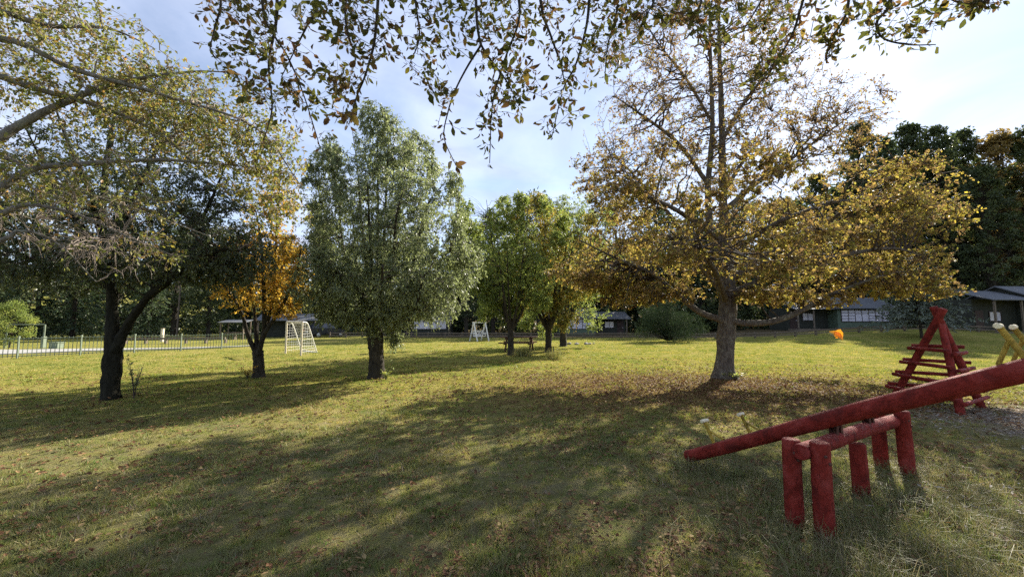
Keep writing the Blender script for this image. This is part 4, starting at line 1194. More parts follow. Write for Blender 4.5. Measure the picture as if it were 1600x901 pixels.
def cabin(name, label, loc, main_w, wing_w, side, main_cols, main_mat, rz=0.0, wall_h=2.6, wing_posts=(0.9,), depth=5.5, zinc_main=False):
    """main block with a wide window, and a recessed porch wing on its side (+1 right, -1 left)"""
    root = tag(empty(name, loc, rz), label, 'cabin')
    a = Acc(); a.box(-main_w / 2, main_w / 2, 0, depth, -0.6, wall_h)
    # gable ends
    a.add([(-main_w / 2, 0, wall_h), (-main_w / 2, depth, wall_h), (-main_w / 2, depth / 2, wall_h + 1.2)], tris=[[0, 2, 1]])
    a.add([(main_w / 2, 0, wall_h), (main_w / 2, depth, wall_h), (main_w / 2, depth / 2, wall_h + 1.2)], tris=[[0, 1, 2]])
    link('wall', a.mesh('wall'), main_mat, root)
    nb = 5
    for k in range(nb):      # board courses above the window line
        a = Acc(); zb = wall_h - 0.30 + k * 0.055
        a.box(-main_w / 2 - 0.02, main_w / 2 + 0.02, -0.03, -0.001, zb, zb + 0.05)
        link('board', a.mesh('board'), main_mat, root)
    r = Acc(); o = 0.45
    slab(r, [(-main_w / 2 - o, -0.6, wall_h - 0.18), (main_w / 2 + o, -0.6, wall_h - 0.18), (main_w / 2 + o, depth / 2, wall_h + 1.32), (-main_w / 2 - o, depth / 2, wall_h + 1.32)], 0.09)
    slab(r, [(main_w / 2 + o, depth + 0.6, wall_h - 0.18), (-main_w / 2 - o, depth + 0.6, wall_h - 0.18), (-main_w / 2 - o, depth / 2 + 0.002, wall_h + 1.32), (main_w / 2 + o, depth / 2 + 0.002, wall_h + 1.32)], 0.09)
    link('roof', r.mesh('roof'), M['roof_zinc'], root)
    ww = main_w * 0.86
    window(root, -ww / 2, ww / 2, 0.85, 2.2, -0.03, main_cols, M['trim_dark'])
    # porch wing, set back
    xa, xb = (main_w / 2 + 0.004, main_w / 2 + wing_w) if side > 0 else (-main_w / 2 - wing_w, -main_w / 2 - 0.004)
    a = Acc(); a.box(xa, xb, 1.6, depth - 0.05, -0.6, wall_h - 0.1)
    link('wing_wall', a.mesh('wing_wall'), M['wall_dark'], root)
    a = Acc()
    slab(a, [(xa - (0 if side > 0 else 0.35), -0.35, wall_h - 0.25), (xb + (0.35 if side > 0 else 0), -0.35, wall_h - 0.25), (xb + (0.35 if side > 0 else 0), depth / 2 + 0.4, wall_h + 0.85), (xa - (0 if side > 0 else 0.35), depth / 2 + 0.4, wall_h + 0.85)], 0.07)
    link('porch_roof', a.mesh('porch_roof'), M['roof_zinc'], root)
    cxw = (xa + xb) / 2
    window(root, cxw - 0.62, cxw + 0.62, 1.0, 1.85, 1.57, [1, 1], M['trim_dark'])
    a = Acc(); dxx = xa + 0.25 if side < 0 else xb - 1.15
    a.box(dxx, dxx + 0.9, 1.54, 1.597, -0.05, 2.0)
    dr = link('door', a.mesh('door'), M['trim_dark'], root)
    a = Acc(); a.box(dxx + 0.74, dxx + 0.80, 1.49, 1.539, 0.9, 1.05)
    link('handle', a.mesh('handle'), M['rim'], dr)
    for f in wing_posts:
        xx = xa + (xb - xa) * f
        a = Acc(); a.box(xx - 0.07, xx + 0.07, -0.12, 0.02, -0.5, wall_h - 0.24)
        link('post', a.mesh('post'), M['timber_grey'], root)
    a = Acc(); a.box(xa, xb, -0.2, 1.595, -0.5, -0.06)
    link('porch_floor', a.mesh('porch_floor'), M['timber_grey'], root)
    return root

pB = gnd(1353, 50.0)
cabin('cabin', 'green cabin with a wide many-paned window and dark porch behind the ochre tree', pB, 6.6, 5.0, -1, [4, 4, 2, 2, 4, 4, 4], M['wall_green'], -0.02, 2.6, (0.42, 0.04))
pA = gnd(902, 58.0)
cabin('cabin', 'pale green cabin half hidden by foliage right of the two dark trunks', pA, 5.2, 4.6, 1, [3, 3, 2, 2, 3, 3], M['wall_green'], 0.0, 2.5, (0.95,))
pC = gnd(1655, 39.0)
cabin('cabin', 'dark cabin under a grey zinc roof cut by the right edge', pC, 4.2, 5.0, -1, [2, 2, 2], M['wall_dark'], 0.12, 3.2, (0.62, 0.02))
pD = gnd(672, 56.0)
cabin('cabin', 'long low dark cabin with pale porch posts seen under the oval tree', pD, 5.0, 5.4, -1, [1, 1], M['wall_dark'], 0.03, 2.4, (0.05, 0.32, 0.6, 0.88))

# shed with zinc roof behind the goal
pE = gnd(448, 47.0)
shed = tag(empty('shed', pE, 0.25), 'open shed with a shallow zinc roof and flue behind the football goal', 'shed')
a = Acc(); a.box(-2.6, 2.6, 1.2, 3.8, -0.1, 2.0); link('wall', a.mesh('wall'), M['wall_dark'], shed)
a = Acc()
slab(a, [(-3.2, -0.4, 1.95), (3.2, -0.4, 1.95), (3.2, 1.9, 2.75), (-3.2, 1.9, 2.75)], 0.08)
slab(a, [(3.2, 4.3, 1.95), (-3.2, 4.3, 1.95), (-3.2, 1.902, 2.75), (3.2, 1.902, 2.75)], 0.08)
rf = link('roof', a.mesh('roof'), M['roof_zinc'], shed)
a = Acc(); a.tube([(1.0, 1.4, 2.3), (1.0, 1.4, 3.5)], [0.13, 0.13], 10, 4); a.tube([(1.0, 1.4, 3.45), (1.0, 1.4, 3.62)], [0.2, 0.02], 10, 3)
link('flue', a.mesh('flue'), M['roof_zinc'], rf)
for xx in (-2.9, 0.0, 2.9):
    a = Acc(); a.box(xx - 0.07, xx + 0.07, -0.2, -0.06, -0.1, 1.97); link('post', a.mesh('post'), M['timber_grey'], shed)

# small shelter behind the railing
pS = gnd(367, 41.0)
sh_ = tag(empty('shelter', pS, 0.1), 'small open shelter with a flat metal roof behind the railing', 'shelter')
a = Acc(); slab(a, [(-1.25, -0.8, 1.72), (1.25, -0.8, 1.72), (1.25, 0.9, 1.98), (-1.25, 0.9, 1.98)], 0.07); link('roof', a.mesh('roof'), M['roof_zinc'], sh_)
for xx in (-1.05, 1.05):
    for yy, hh in ((-0.6, 1.68), (0.7, 1.87)):
        a = Acc(); a.box(xx - 0.05, xx + 0.05, yy - 0.05, yy + 0.05, -0.05, hh); link('post', a.mesh('post'), M['timber_grey'], sh_)
a = Acc(); a.box(-0.9, 0.9, -0.3, 0.3, 0.62, 0.70); a.box(-0.05, 0.05, -0.2, 0.2, 0, 0.619); link('table', a.mesh('table'), M['timber_grey'], sh_)

# ------------------------------------------------------------------ parked car
def car(loc, rz):
    root = tag(empty('parked_car', loc, rz), 'black estate car parked in the shade beyond the goal', 'car')
    prof = [(-2.2, 0.35), (-2.22, 0.8), (-2.15, 1.02), (-1.95, 1.05), (0.75, 1.02), (1.9, 0.92), (2.2, 0.78), (2.22, 0.35)]
    top = [(-2.12, 1.02), (-1.75, 1.62), (-1.2, 1.72), (0.1, 1.68), (0.85, 1.02)]
    def loft(pr, w0, w1, zt):
        b = bmesh.new()
        L = []; Rr = []
        for x, z in pr:
            w = w0 if z <= zt else w1
            L.append(b.verts.new((x, -w, z))); Rr.append(b.verts.new((x, w, z)))
        n = len(pr)
        b.faces.new(L[::-1]); b.faces.new(Rr)
        for i in range(n):
            j = (i + 1) % n
            b.faces.new((L[i], L[j], Rr[j], Rr[i]))
        bmesh.ops.bevel(b, geom=b.edges[:], offset=0.07, segments=2, affect='EDGES')
        bmesh.ops.recalc_face_normals(b, faces=b.faces[:])
        me = bpy.data.meshes.new('body'); b.to_mesh(me); b.free()
        return me
    link('body', loft(prof, 0.88, 0.88, 9), M['car_paint'], root)
    link('cabin_roof', loft(top, 0.84, 0.66, 1.1), M['car_paint'], root)
    for s_ in (-1, 1):
        for x0, x1 in ((-1.62, -0.95), (-0.85, -0.15), (-0.05, 0.45)):
            q = [(x0 - (0.1 if x0 < -1 else 0), s_ * 0.845, 1.1), (x1 + (0.18 if x1 > 0 else 0), s_ * 0.845, 1.1), (x1 - (0.15 if x1 > 0 else 0), s_ * 0.715, 1.58), (x0, s_ * 0.715, 1.58)]
            a = Acc(); slab(a, q if s_ < 0 else q[::-1], 0.02); link('side_window', a.mesh('side_window'), M['car_glass'], root)
    a = Acc(); slab(a, [(-2.13, 0.6, 1.14), (-2.13, -0.6, 1.14), (-1.86, -0.55, 1.56), (-1.86, 0.55, 1.56)], 0.02); link('rear_window', a.mesh('rear_window'), M['car_glass'], root)
    a = Acc(); slab(a, [(0.84, -0.62, 1.1), (0.84, 0.62, 1.1), (0.25, 0.56, 1.62), (0.25, -0.56, 1.62)], 0.02); link('windscreen', a.mesh('windscreen'), M['car_glass'], root)
    for s_ in (-1, 1):
        a = Acc(); a.box(-2.26, -2.2, s_ * 0.72 - 0.12, s_ * 0.72 + 0.12, 0.74, 0.98); link('tail_light', a.mesh('tail_light'), M['lens_red'], root)
        a = Acc(); a.box(2.14, 2.2, s_ * 0.65 - 0.17, s_ * 0.65 + 0.17, 0.66, 0.80); link('headlight', a.mesh('headlight'), M['rim'], root)
        for xx in (-1.35, 1.35):
            a = Acc()
            t = np.linspace(0, 2 * math.pi, 20)
            a.tube([(xx, s_ * 0.70, 0.33), (xx, s_ * 0.72, 0.33), (xx, s_ * 0.90, 0.33), (xx, s_ * 0.92, 0.33)], [0.25, 0.33, 0.33, 0.25], 20, 8)
            wh = link('wheel', a.mesh('wheel', (0, 0, 0), False), M['tyre'], root)
            a = Acc(); a.tube([(xx, s_ * 0.86, 0.33), (xx, s_ * 0.915, 0.33), (xx, s_ * 0.925, 0.33)], [0.21, 0.21, 0.01], 16, 6); link('rim', a.mesh('rim'), M['rim'], wh)
    a = Acc(); a.box(-2.25, -2.215, -0.26, 0.26, 0.56, 0.68); link('number_plate', a.mesh('number_plate'), M['plate'], root)
car(gnd(509, 48.5), R(52))

# ------------------------------------------------------------------ football goal
def goal():
    fl, fr_ = gnd(446, 21.8), gnd(470, 20.5)
    bl, brr = gnd(471, 23.6), gnd(495, 22.2)
    H = 1.66
    root = tag(empty('football_goal', fl), 'small white football goal with a sagging net beside the orange tree', 'goal')
    o = fl
    def tb(pts, r, nm, mat=M['cream']):
        a = Acc(); a.tube([np.asarray(p) - o for p in pts], [r] * len(pts), 8, 5 * len(pts)); return link(nm, a.mesh(nm, (0, 0, 0), True), mat, root)
    up = np.array([0, 0, H])
    tb([fl, fl + up], 0.05, 'post'); tb([fr_, fr_ + up], 0.05, 'post')
    tb([fl + up, fr_ + up], 0.045, 'crossbar')
    def stay(f, b):
        d = b - f
        return [f + up, f + d * 0.28 + up * 0.97, f + d * 0.45 + up * 0.80, f + d * 0.72 + up * 0.42, b + np.array([0, 0, 0.03])]
    sl, sr = stay(fl, bl), stay(fr_, brr)
    tb(sl, 0.028, 'stay', M['white']); tb(sr, 0.028, 'stay', M['white'])
    tb([bl + [0, 0, 0.03], brr + [0, 0, 0.03]], 0.028, 'ground_bar', M['white'])
    na = Acc()
    A = catmull(sl, 17); B = catmull(sr, 17)
    for k in range(0, 17):
        na.tube([A[k] - o, (A[k] + B[k]) / 2 - o - [0, 0.0, 0.03], B[k] - o], [0.0045] * 3, 3, 4)
    for k in range(1, 14):
        f = k / 14
        na.tube(list((A * (1 - f) + B * f) - o - np.array([0, 0, 0.03 * math.sin(f * math.pi)])), [0.0045] * 17, 3, 14)
    for f_, st in ((fl, A), (fr_, B)):
        for k in range(1, 11):
            z = k / 11
            j = int(np.argmin(np.abs(st[:, 2] - (f_[2] + z * H))))
            na.tube([f_ + up * z - o, st[j] - o], [0.0045, 0.0045], 3, 3)
        for k in range(1, 7):
            p = st[int(k * 16 / 7)]; g = f_ + (st[-1] - f_) * (k / 7)
            na.tube([p - o, np.array([p[0], p[1], g[2] + 0.02]) - o], [0.0045, 0.0045], 3, 3)
    tag(link('net', na.mesh('net'), M['net'], root), kind='stuff')
goal()

# ------------------------------------------------------------------ white swing seat
def swing():
    p = gnd(749, 37.5)
    root = tag(empty('swing_seat', p, R(38)), 'white garden swing seat with crossed backrest at the far lawn edge', 'swing seat')
    W2, H = 0.62, 1.62
    def br(p0, p1, w, nm, par=root):
        a = Acc(); a.bar(p0, p1, w, w); return link(nm, a.mesh(nm), M['white'], par)
    for s_ in (-1, 1):
        br((s_ * W2, -0.62, 0), (s_ * W2, -0.04, H), 0.085, 'leg'); br((s_ * W2, 0.62, 0), (s_ * W2, 0.04, H), 0.085, 'leg')
        br((s_ * (W2 + 0.002), -0.36, 0.72), (s_ * (W2 + 0.002), 0.36, 0.72), 0.06, 'side_rail')
    br((-W2 - 0.12, 0, H + 0.05), (W2 + 0.12, 0, H + 0.05), 0.10, 'top_bar')
    seat = Acc(); seat.box(-0.52, 0.52, -0.28, -0.2, 0.40, 0.46); st = link('seat', seat.mesh('seat'), M['white'], root)
    for k in range(1, 5):
        a = Acc(); a.box(-0.52, 0.52, -0.28 + k * 0.11, -0.2 + k * 0.11, 0.40, 0.46); link('slat', a.mesh('slat'), M['white'], st)
    bk = Acc(); bk.bar((-0.52, 0.26, 0.92), (0.52, 0.26, 0.92), 0.06, 0.07); bk.bar((-0.52, 0.24, 0.50), (0.52, 0.24, 0.50), 0.06, 0.06)
    bo = link('backrest', bk.mesh('backrest'), M['white'], root)
    for k in range(4):
        x0, x1 = -0.52 + k * 0.26, -0.26 + k * 0.26
        br((x0, 0.25, 0.53), (x1, 0.255, 0.89), 0.04, 'cross_bar', bo); br((x0, 0.262, 0.89), (x1, 0.268, 0.53), 0.04, 'cross_bar', bo)
    for s_ in (-1, 1):
        br((s_ * 0.50, -0.25, 0.64), (s_ * 0.50, 0.25, 0.64), 0.06, 'armrest'); br((s_ * 0.50, -0.24, 0.46), (s_ * 0.50, -0.24, 0.61), 0.05, 'arm_post')
        for yy in (-0.2, 0.2):
            a = Acc(); a.tube([(s_ * 0.5, yy, 0.66), (s_ * 0.5, 0, H)], [0.012, 0.012], 5, 3); link('chain', a.mesh('chain'), M['white'], root)
swing()

# ------------------------------------------------------------------ picnic table
def picnic():
    p = gnd(810, 24.0)
    root = tag(empty('picnic_table', p, R(-9)), 'brown timber picnic table with fixed benches under the trees', 'picnic table')
    def bx(nm, *a_):
        a = Acc(); a.box(*a_); return link(nm, a.mesh(nm), M['timber'], root)
    root.scale = (1.12, 1.12, 1.08)
    for k in range(5):
        bx('tabletop_plank', -0.9, 0.9, -0.37 + k * 0.15, -0.23 + k * 0.15, 0.705, 0.765)
    for s_ in (-1, 1):
        for k in range(2):
            y0 = s_ * (0.62 + k * 0.14)
            bx('bench_plank', -0.9, 0.9, min(y0, y0 + s_ * 0.13), max(y0, y0 + s_ * 0.13), 0.42, 0.475)
    for xx in (-0.62, 0.62):
        a = Acc(); a.bar((xx, -0.85, 0.395), (xx, 0.85, 0.395), 0.05, 0.065); link('bench_bearer', a.mesh('bench_bearer'), M['timber'], root)
        a = Acc(); a.bar((xx, -0.36, 0.665), (xx, 0.36, 0.665), 0.05, 0.075); link('top_bearer', a.mesh('top_bearer'), M['timber'], root)
        for s_ in (-1, 1):
            a = Acc(); a.bar((xx + 0.052, s_ * 0.74, -0.02), (xx + 0.052, s_ * 0.22, 0.70), 0.07, 0.14); link('leg', a.mesh('leg'), M['timber'], root)
picnic()

# ------------------------------------------------------------------ low rail fence along the far lawn edge
def rail_fence():
    pts = [(-21, 47.5), (-8, 46.5), (6, 45.5), (20, 43.5), (33, 41.5), (46, 38.5)]
    P = catmull([(x, y, 0) for x, y in pts], 36)
    P[:, 2] = terr(P[:, 0], P[:, 1])
    o = P[0].copy()
    root = tag(empty('rail_fence', o), 'low dark rail fence running along the far edge of the lawn', 'fence')
    for k in range(len(P)):
        a = Acc(); a.box(-0.08, 0.08, -0.08, 0.08, -0.1, 0.62)
        link('post', a.mesh('post'), M['timber_grey'], root, tuple(P[k] - o))
        if k + 1 < len(P):
            d = P[k + 1] - P[k]
            for hh in (0.50, 0.22):
                a = Acc(); a.bar((0, -0.11, hh), d + np.array([-0.004, -0.11, hh]), 0.05, 0.12)
                link('rail', a.mesh('rail'), M['timber_grey'], root, tuple(P[k] - o))
rail_fence()

# ------------------------------------------------------------------ green railing at left with what stands behind it
def railing():
    A, B = gnd(-90, 17.6), gnd(398, 27.2)
    o = A
    root = tag(empty('railing', A), 'green metal railing of upright bars along the left side of the lawn', 'railing')
    L = np.linalg.norm(B - A)
    n = int(L / 0.145)
    me = Acc(); me.tube([(0, 0, 0.04), (0, 0, 0.95)], [0.014, 0.014], 5, 3); bar_me = me.mesh('bar'); bar_me.materials.append(M['green_metal'])
    me = Acc(); me.box(-0.03, 0.03, -0.03, 0.03, -0.1, 1.02); post_me = me.mesh('post'); post_me.materials.append(M['green_metal'])
    for k in range(n + 1):
        p = A + (B - A) * k / n
        p[2] = terr(p[0], p[1])
        link('post' if k % 14 == 0 else 'bar', post_me if k % 14 == 0 else bar_me, None, root, tuple(p - o))
    for k in range(0, n, 14):
        p0 = A + (B - A) * k / n; p1 = A + (B - A) * min(k + 14, n) / n
        p0[2] = terr(p0[0], p0[1]); p1[2] = terr(p1[0], p1[1])
        for hh in (0.10, 0.90):
            a = Acc(); a.bar(p0 - o + [0, -0.013, hh], p1 - o + [0, -0.013, hh], 0.03, 0.035); link('rail', a.mesh('rail'), M['green_metal'], root)
railing()
def green_frame():
    a0, a1 = gnd(8, 27.0), gnd(67, 27.0)
    root = tag(empty('metal_frame', a1), 'green goal-like metal frame behind the railing at the left edge', 'frame')
    d = a0 - a1
    for off in (np.zeros(3), d):
        a = Acc(); a.tube([off, off + [0, 0, 1.52]], [0.045, 0.045], 8, 3); link('post', a.mesh('post', (0, 0, 0), True), M['green_metal'], root)
    a = Acc(); a.tube([np.array([0, 0, 1.53]), d + [0, 0, 1.53]], [0.03, 0.03], 8, 3); link('crossbar', a.mesh('crossbar', (0, 0, 0), True), M['green_metal'], root)
    a = Acc(); a.box(-0.09, 0.09, -0.09, 0.09, 0, 0.75); link('sleeve', a.mesh('sleeve'), M['green_metal'], root)
green_frame()
a0, a1 = gnd(196, 33.0), gnd(352, 33.5)
root = tag(empty('timber_barrier', a0), 'long low grey timber barrier behind the concrete path', 'barrier')
for k in range(6):
    p = (a1 - a0) * k / 5
    a = Acc(); a.box(-0.08, 0.08, -0.08, 0.08, -0.05, 0.30); link('post', a.mesh('post'), M['timber_grey'], root, tuple(p))
for k in range(5):
    p, q = (a1 - a0) * k / 5, (a1 - a0) * (k + 1) / 5
    a = Acc(); a.bar(p + [0.004, -0.03, 0.38], q + [-0.004, -0.03, 0.38], 0.2, 0.16); link('beam', a.mesh('beam'), M['timber_grey'], root)
p = gnd(88, 26.5)
root = tag(empty('green_box', p), 'small dark green box standing by the concrete path', 'box')
a = Acc(); a.box(-0.28, 0.28, -0.2, 0.2, 0, 0.34); link('body', a.mesh('body'), M['green_metal'], root)
a = Acc(); a.box(-0.31, 0.31, -0.23, 0.23, 0.341, 0.39); link('lid', a.mesh('lid'), M['green_metal'], root)
p = gnd(276, 49.0)
root = tag(empty('utility_pole', p), 'thin grey utility pole before the dark trees at left', 'pole')
a = Acc(); a.tube([(0, 0, -0.1), (0.02, 0, 3.0), (0.03, 0, 6.0)], [0.11, 0.095, 0.08], 8, 8); link('shaft', a.mesh('shaft', (0, 0, 0), True), M['timber_grey'], root)
a = Acc(); a.bar((-0.5, 0, 5.6), (0.55, 0, 5.6), 0.08, 0.1); link('crossarm', a.mesh('crossarm'), M['timber_grey'], root)
p = gnd(253, 36.0)
root = tag(empty('marker_post', p), 'short whitish post left of the utility pole', 'post')
a = Acc(); a.box(-0.09, 0.09, -0.09, 0.09, -0.05, 1.15); link('shaft', a.mesh('shaft'), M['cream'], root)
a = Acc(); a.box(-0.11, 0.11, -0.11, 0.11, 1.152, 1.2); link('cap', a.mesh('cap'), M['timber_grey'], root)

# stones by the trees, stake, sapling
rg = np.random.default_rng(91)
p = gnd(905, 31.5)
root = tag(empty('stone_pile', p), 'small heap of pale stones on the lawn right of the dark trunks', 'stones')
for k in range(16):
    b = bmesh.new(); bmesh.ops.create_icosphere(b, subdivisions=1, radius=rg.uniform(0.06, 0.15))
    for v in b.verts: v.co = Vector((v.co.x * rg.uniform(0.8, 1.4), v.co.y * rg.uniform(0.8, 1.3), v.co.z * rg.uniform(0.5, 0.9)))
    me = bpy.data.meshes.new('stone'); b.to_mesh(me); b.free()
    link('stone', me, M['stone'], root, (rg.uniform(-1.1, 1.3), rg.uniform(-0.5, 0.5), 0.06))
p = gnd(865, 18.8)
root = tag(empty('stake', p), 'thin dark stake in a dry tuft before the two dark trunks', 'stake')
a = Acc(); a.tube([(0, 0, -0.05), (0.01, 0, 0.3), (-0.01, 0.02, 0.58)], [0.03, 0.026, 0.02], 7, 8, None, rg, 0.05); link('shaft', a.mesh('shaft', (0, 0, 0), True), M['bark_dark'], root)

def sapling(px, d, h, spread, n_st, label, mat, seed, leaf=(0.10, 0.035), name='sapling'):
    rg = np.random.default_rng(seed)
    b = gnd(px, d)
    root = tag(empty(name, b), label, 'plant')
    st, lf = Acc(), Acc()
    for k in range(n_st):
        a_ = rg.uniform(0, 6.28); l = h * rg.uniform(0.55, 1)
        tip = np.array([math.cos(a_) * spread * rg.uniform(0.3, 1), math.sin(a_) * spread * rg.uniform(0.3, 1), l])
        C, rr = st.tube([(0, 0, 0), tip * [0.3, 0.3, 0.5], tip], [0.010, 0.007, 0.003], 5, 10)
        m = 16
        t = rg.uniform(2, 9, m); i = np.minimum(t.astype(int), 8)
        P = C[i] + (C[i + 1] - C[i]) * (t - i)[:, None]
        ax = norm(rg.standard_normal((m, 3)) * [1, 1, 0.3] + [0, 0, 0.5])
        ls = leaf[0] * rg.uniform(0.6, 1.2, m)
        V, T, A = leaf_geo(P, ax, np.tile([[0, 0, 1.0]], (m, 1)) + rg.standard_normal((m, 3)) * 0.3, ls, ls * leaf[1] / leaf[0], rg.uniform(0, 1, m))
        lf.add(V, tris=T, a=A)
    link('stems', st.mesh('stems', (0, 0, 0), True), M['twig'], root)
    link('foliage', lf.mesh('foliage'), mat, root)
sapling(209, 8.75, 0.95, 0.25, 6, 'slender leafy sapling beside the forked trunk', M['leaf_maiten'], 71)
sapling(386, 12.2, 0.45, 0.5, 6, 'low sprouts with orange leaves at the foot of the orange tree', M['leaf_orange'], 72, (0.09, 0.04), 'root_sprout')
sapling(603, 12.0, 0.28, 0.3, 8, 'low weedy sprouts at the foot of the oval grey-green tree', M['leaf_maiten_y'], 73, (0.08, 0.035), 'root_sprout')
sapling(1147, 12.0, 0.22, 0.45, 10, 'tuft of green sprouts at the foot of the ochre tree', M['leaf_maiten_y'], 74, (0.09, 0.035), 'root_sprout')

# ------------------------------------------------------------------ double seesaw of red logs
def seesaw():
    rg = np.random.default_rng(123)
    A = (atz(1291, 836) + atz(1242, 820)) / 2; B = (atz(1419, 740) + atz(1378, 730)) / 2
    u = (B - A)[:2] / np.linalg.norm((B - A)[:2])
    o = np.array([A[0], A[1], float(terr(A[0], A[1]))])
    root = tag(empty('double_seesaw', o), 'red log double seesaw with yellow handles on a five-post frame in tall grass', 'seesaw')
    def L(nm, p, q, r0, r1, mat=M['red'], par=root, **kw):
        return link(nm, log_mesh(nm, np.asarray(p, float) - o, np.asarray(q, float) - o, r0, r1, rg, **kw), mat, par)
    # posts: a pair at the near end, one in the middle, a pair at the far end
    for px, py, ht, r in ((1291, 836, 0.69, 0.070), (1242, 820, 0.67, 0.067), (1346, 772, 0.47, 0.067), (1419, 740, 0.665, 0.070), (1378, 730, 0.60, 0.067)):
        g = atz(px, py)
        L('post', g - [0, 0, 0.12], g + [rg.normal(0, 0.008), rg.normal(0, 0.008), ht], r, r * 0.97)
    c0 = at(1250, 705, A[1] - 0.03); c1 = at(1402, 655, B[1])
    L('crossbar', c0, c1, 0.064, 0.068, M['red_b'], rings=20)
    for px, py, hz in ((1291, 836, 0.60), (1242, 820, 0.58), (1419, 740, 0.57)):
        g = atz(px, py)
        for dz in (0.0, -0.055):
            b = Acc(); c_ = g + np.array([-0.02 + 0.03 * (dz < 0), -0.067, hz + dz]) - o
            b.tube([c_, c_ + [0, -0.010, 0], c_ + [0, -0.013, 0]], [0.012, 0.012, 0.004], 6, 5); link('bolt', b.mesh('bolt'), M['rust'], root)
    # the two beams turn on the crossbar, both resting on their far ends
    lo1, pv1 = atz(1074, 712, 0.085), at(1304, 653, 3.6)
    dr = norm(pv1 - lo1)
    half = np.linalg.norm(pv1 - lo1)
    span = np.linalg.norm(c1 - c0)
    cb = lambda f: c0 + (c1 - c0) * f
    for bi, f in enumerate((0.30, 0.63)):
        sh = np.array([u[0], u[1], -0.02]) * span * (f - 0.30)
        lo, pv = lo1 + sh, pv1 + sh
        hi = pv + dr * half
        beam = L('beam', lo, hi, 0.067, 0.071, M['red'], rings=34, sides=24)
        up = norm(np.array([0, 0, 1.0]) - dr * dr[2])
        cr_ = np.array([u[0], u[1], 0])
        # pivot bracket
        a = Acc()
        for s_ in (-1, 1):
            a.bar(cb(f) + cr_ * s_ * 0.05 + [0, 0, 0.03] - o, cb(f) + cr_ * s_ * 0.05 + [0, 0, 0.15] - o, 0.018, 0.09)
        a.tube([cb(f) - cr_ * 0.09 + [0, 0, 0.105] - o, cb(f) + cr_ * 0.09 + [0, 0, 0.105] - o], [0.022, 0.022], 8, 3)
        link('pivot_bracket', a.mesh('pivot_bracket'), M['rust'], root)
        for end, s_ in ((-1, -1), (1, 1)):
            bp = pv + dr * s_ * 1.22 + up * 0.07
            inner = -dr * s_
            tp = bp + up * 0.21
            h = Acc()
            h.tube([bp - up * 0.02 - o, tp - o], [0.018, 0.018], 12, 4)
            h.tube([bp + inner * 0.13 - up * 0.005 - o, bp + up * 0.125 - o], [0.014, 0.014], 8, 3)
            hd = link('handle', h.mesh('handle', (0, 0, 0), True), M['yellow'], beam)
            ld = log_mesh('grip', tp + up * 0.012 - cr_ * 0.062 - o, tp + up * 0.012 + cr_ * 0.062 - o, 0.020, 0.020, rg, 12, 4)
            link('grip', ld, M['grip'], beam)
seesaw()

# ------------------------------------------------------------------ red log climbing pyramid
def climber():
    rg = np.random.default_rng(321)
    o = gnd(1468, 7.9)
    root = tag(empty('climbing_frame', o), 'red log climbing pyramid with rungs on three legs behind the seesaw', 'climbing frame')
    feet = [atz(1391, 622), atz(1503, 650), atz(1537, 637)]
    apex = at(1466, 490, 8.05)
    tips = []
    for k, f in enumerate(feet):
        hz = apex + np.array([(0.0, -0.05, 0.0), (-0.05, -0.10, -0.24), (0.04, 0.07, 0.02)][k])
        tip = hz + norm(hz - f) * (0.11, 0.03, 0.13)[k]
        tips.append(tip)
        link('leg', log_mesh('leg', f - o - [0, 0, 0.1], tip - o, 0.066, (0.062, 0.052, 0.062)[k], rg), M['red'], root)
    def on(k, z):
        f, t = feet[k], tips[k]
        s_ = (z - f[2]) / (t[2] - f[2])
        return f + (t - f) * s_
    cen = sum(feet) / 3
    for lev, z in enumerate((0.26, 0.53, 0.80, 1.09)):
        for (a_, b_) in ((0, 1), (1, 2), (0, 2)):
            za = z + 0.05 * ((a_ + b_) % 3 - 1)
            p, q = on(a_, za), on(b_, za)
            mid = (p + q) / 2
            outw = norm((mid - cen) * [1, 1, 0]) * 0.11
            d = norm(q - p)
            link('rung', log_mesh('rung', p + outw - d * 0.15 - o, q + outw + d * 0.15 - o, 0.037, 0.035, rg, 14, 8), M['red_b'], root)
climber()

# ------------------------------------------------------------------ a falling leaf caught in mid-air
def falling_leaf():
    p = at(1309, 523, 2.35)
    root = tag(empty('falling_leaf', p), 'bright orange falling leaf in mid-air before the porch cabin', 'leaf')
    V, Q = near_leaf('blade', 0.35, 0.85, 9)
    s_ = 0.075
    me = fast_mesh('blade', (V[:-4] - [0, 0.5, 0]) * s_, None, Q[:-1], {'rnd': np.linspace(0, 1, len(V) - 4)}, True)
    bl = link('blade', me, M['leaf_falling'], root)
    bl.rotation_euler = (R(62), R(-24), R(38))
    V2 = V.copy()
    b2_ = link('blade', me, M['leaf_falling'], root); b2_.rotation_euler = (R(100), R(30), R(-15)); b2_.location = (0.012, 0.008, 0.006); b2_.scale = (0.75, 0.75, 0.75)
    a = Acc(); a.tube([(-0.01, 0, -0.012), (-0.03, -0.004, -0.006), (-0.048, -0.004, 0.004)], [0.0022, 0.002, 0.003], 6, 6)
    link('stalk', a.mesh('stalk', (0, 0, 0), True), M['twig_pale'], root)
falling_leaf()

# ------------------------------------------------------------------ grass
def scatter(n, r0, r1, power, rng, half=R(62)):
    """polar scatter round the viewer's standing point, thinning with distance"""
    u = rng.uniform(0, 1, n)
    e = 2 - power
    r = (r0 ** e + u * (r1 ** e - r0 ** e)) ** (1 / e)
    a = rng.uniform(-half, half, n)
    return r * np.sin(a), r * np.cos(a), r

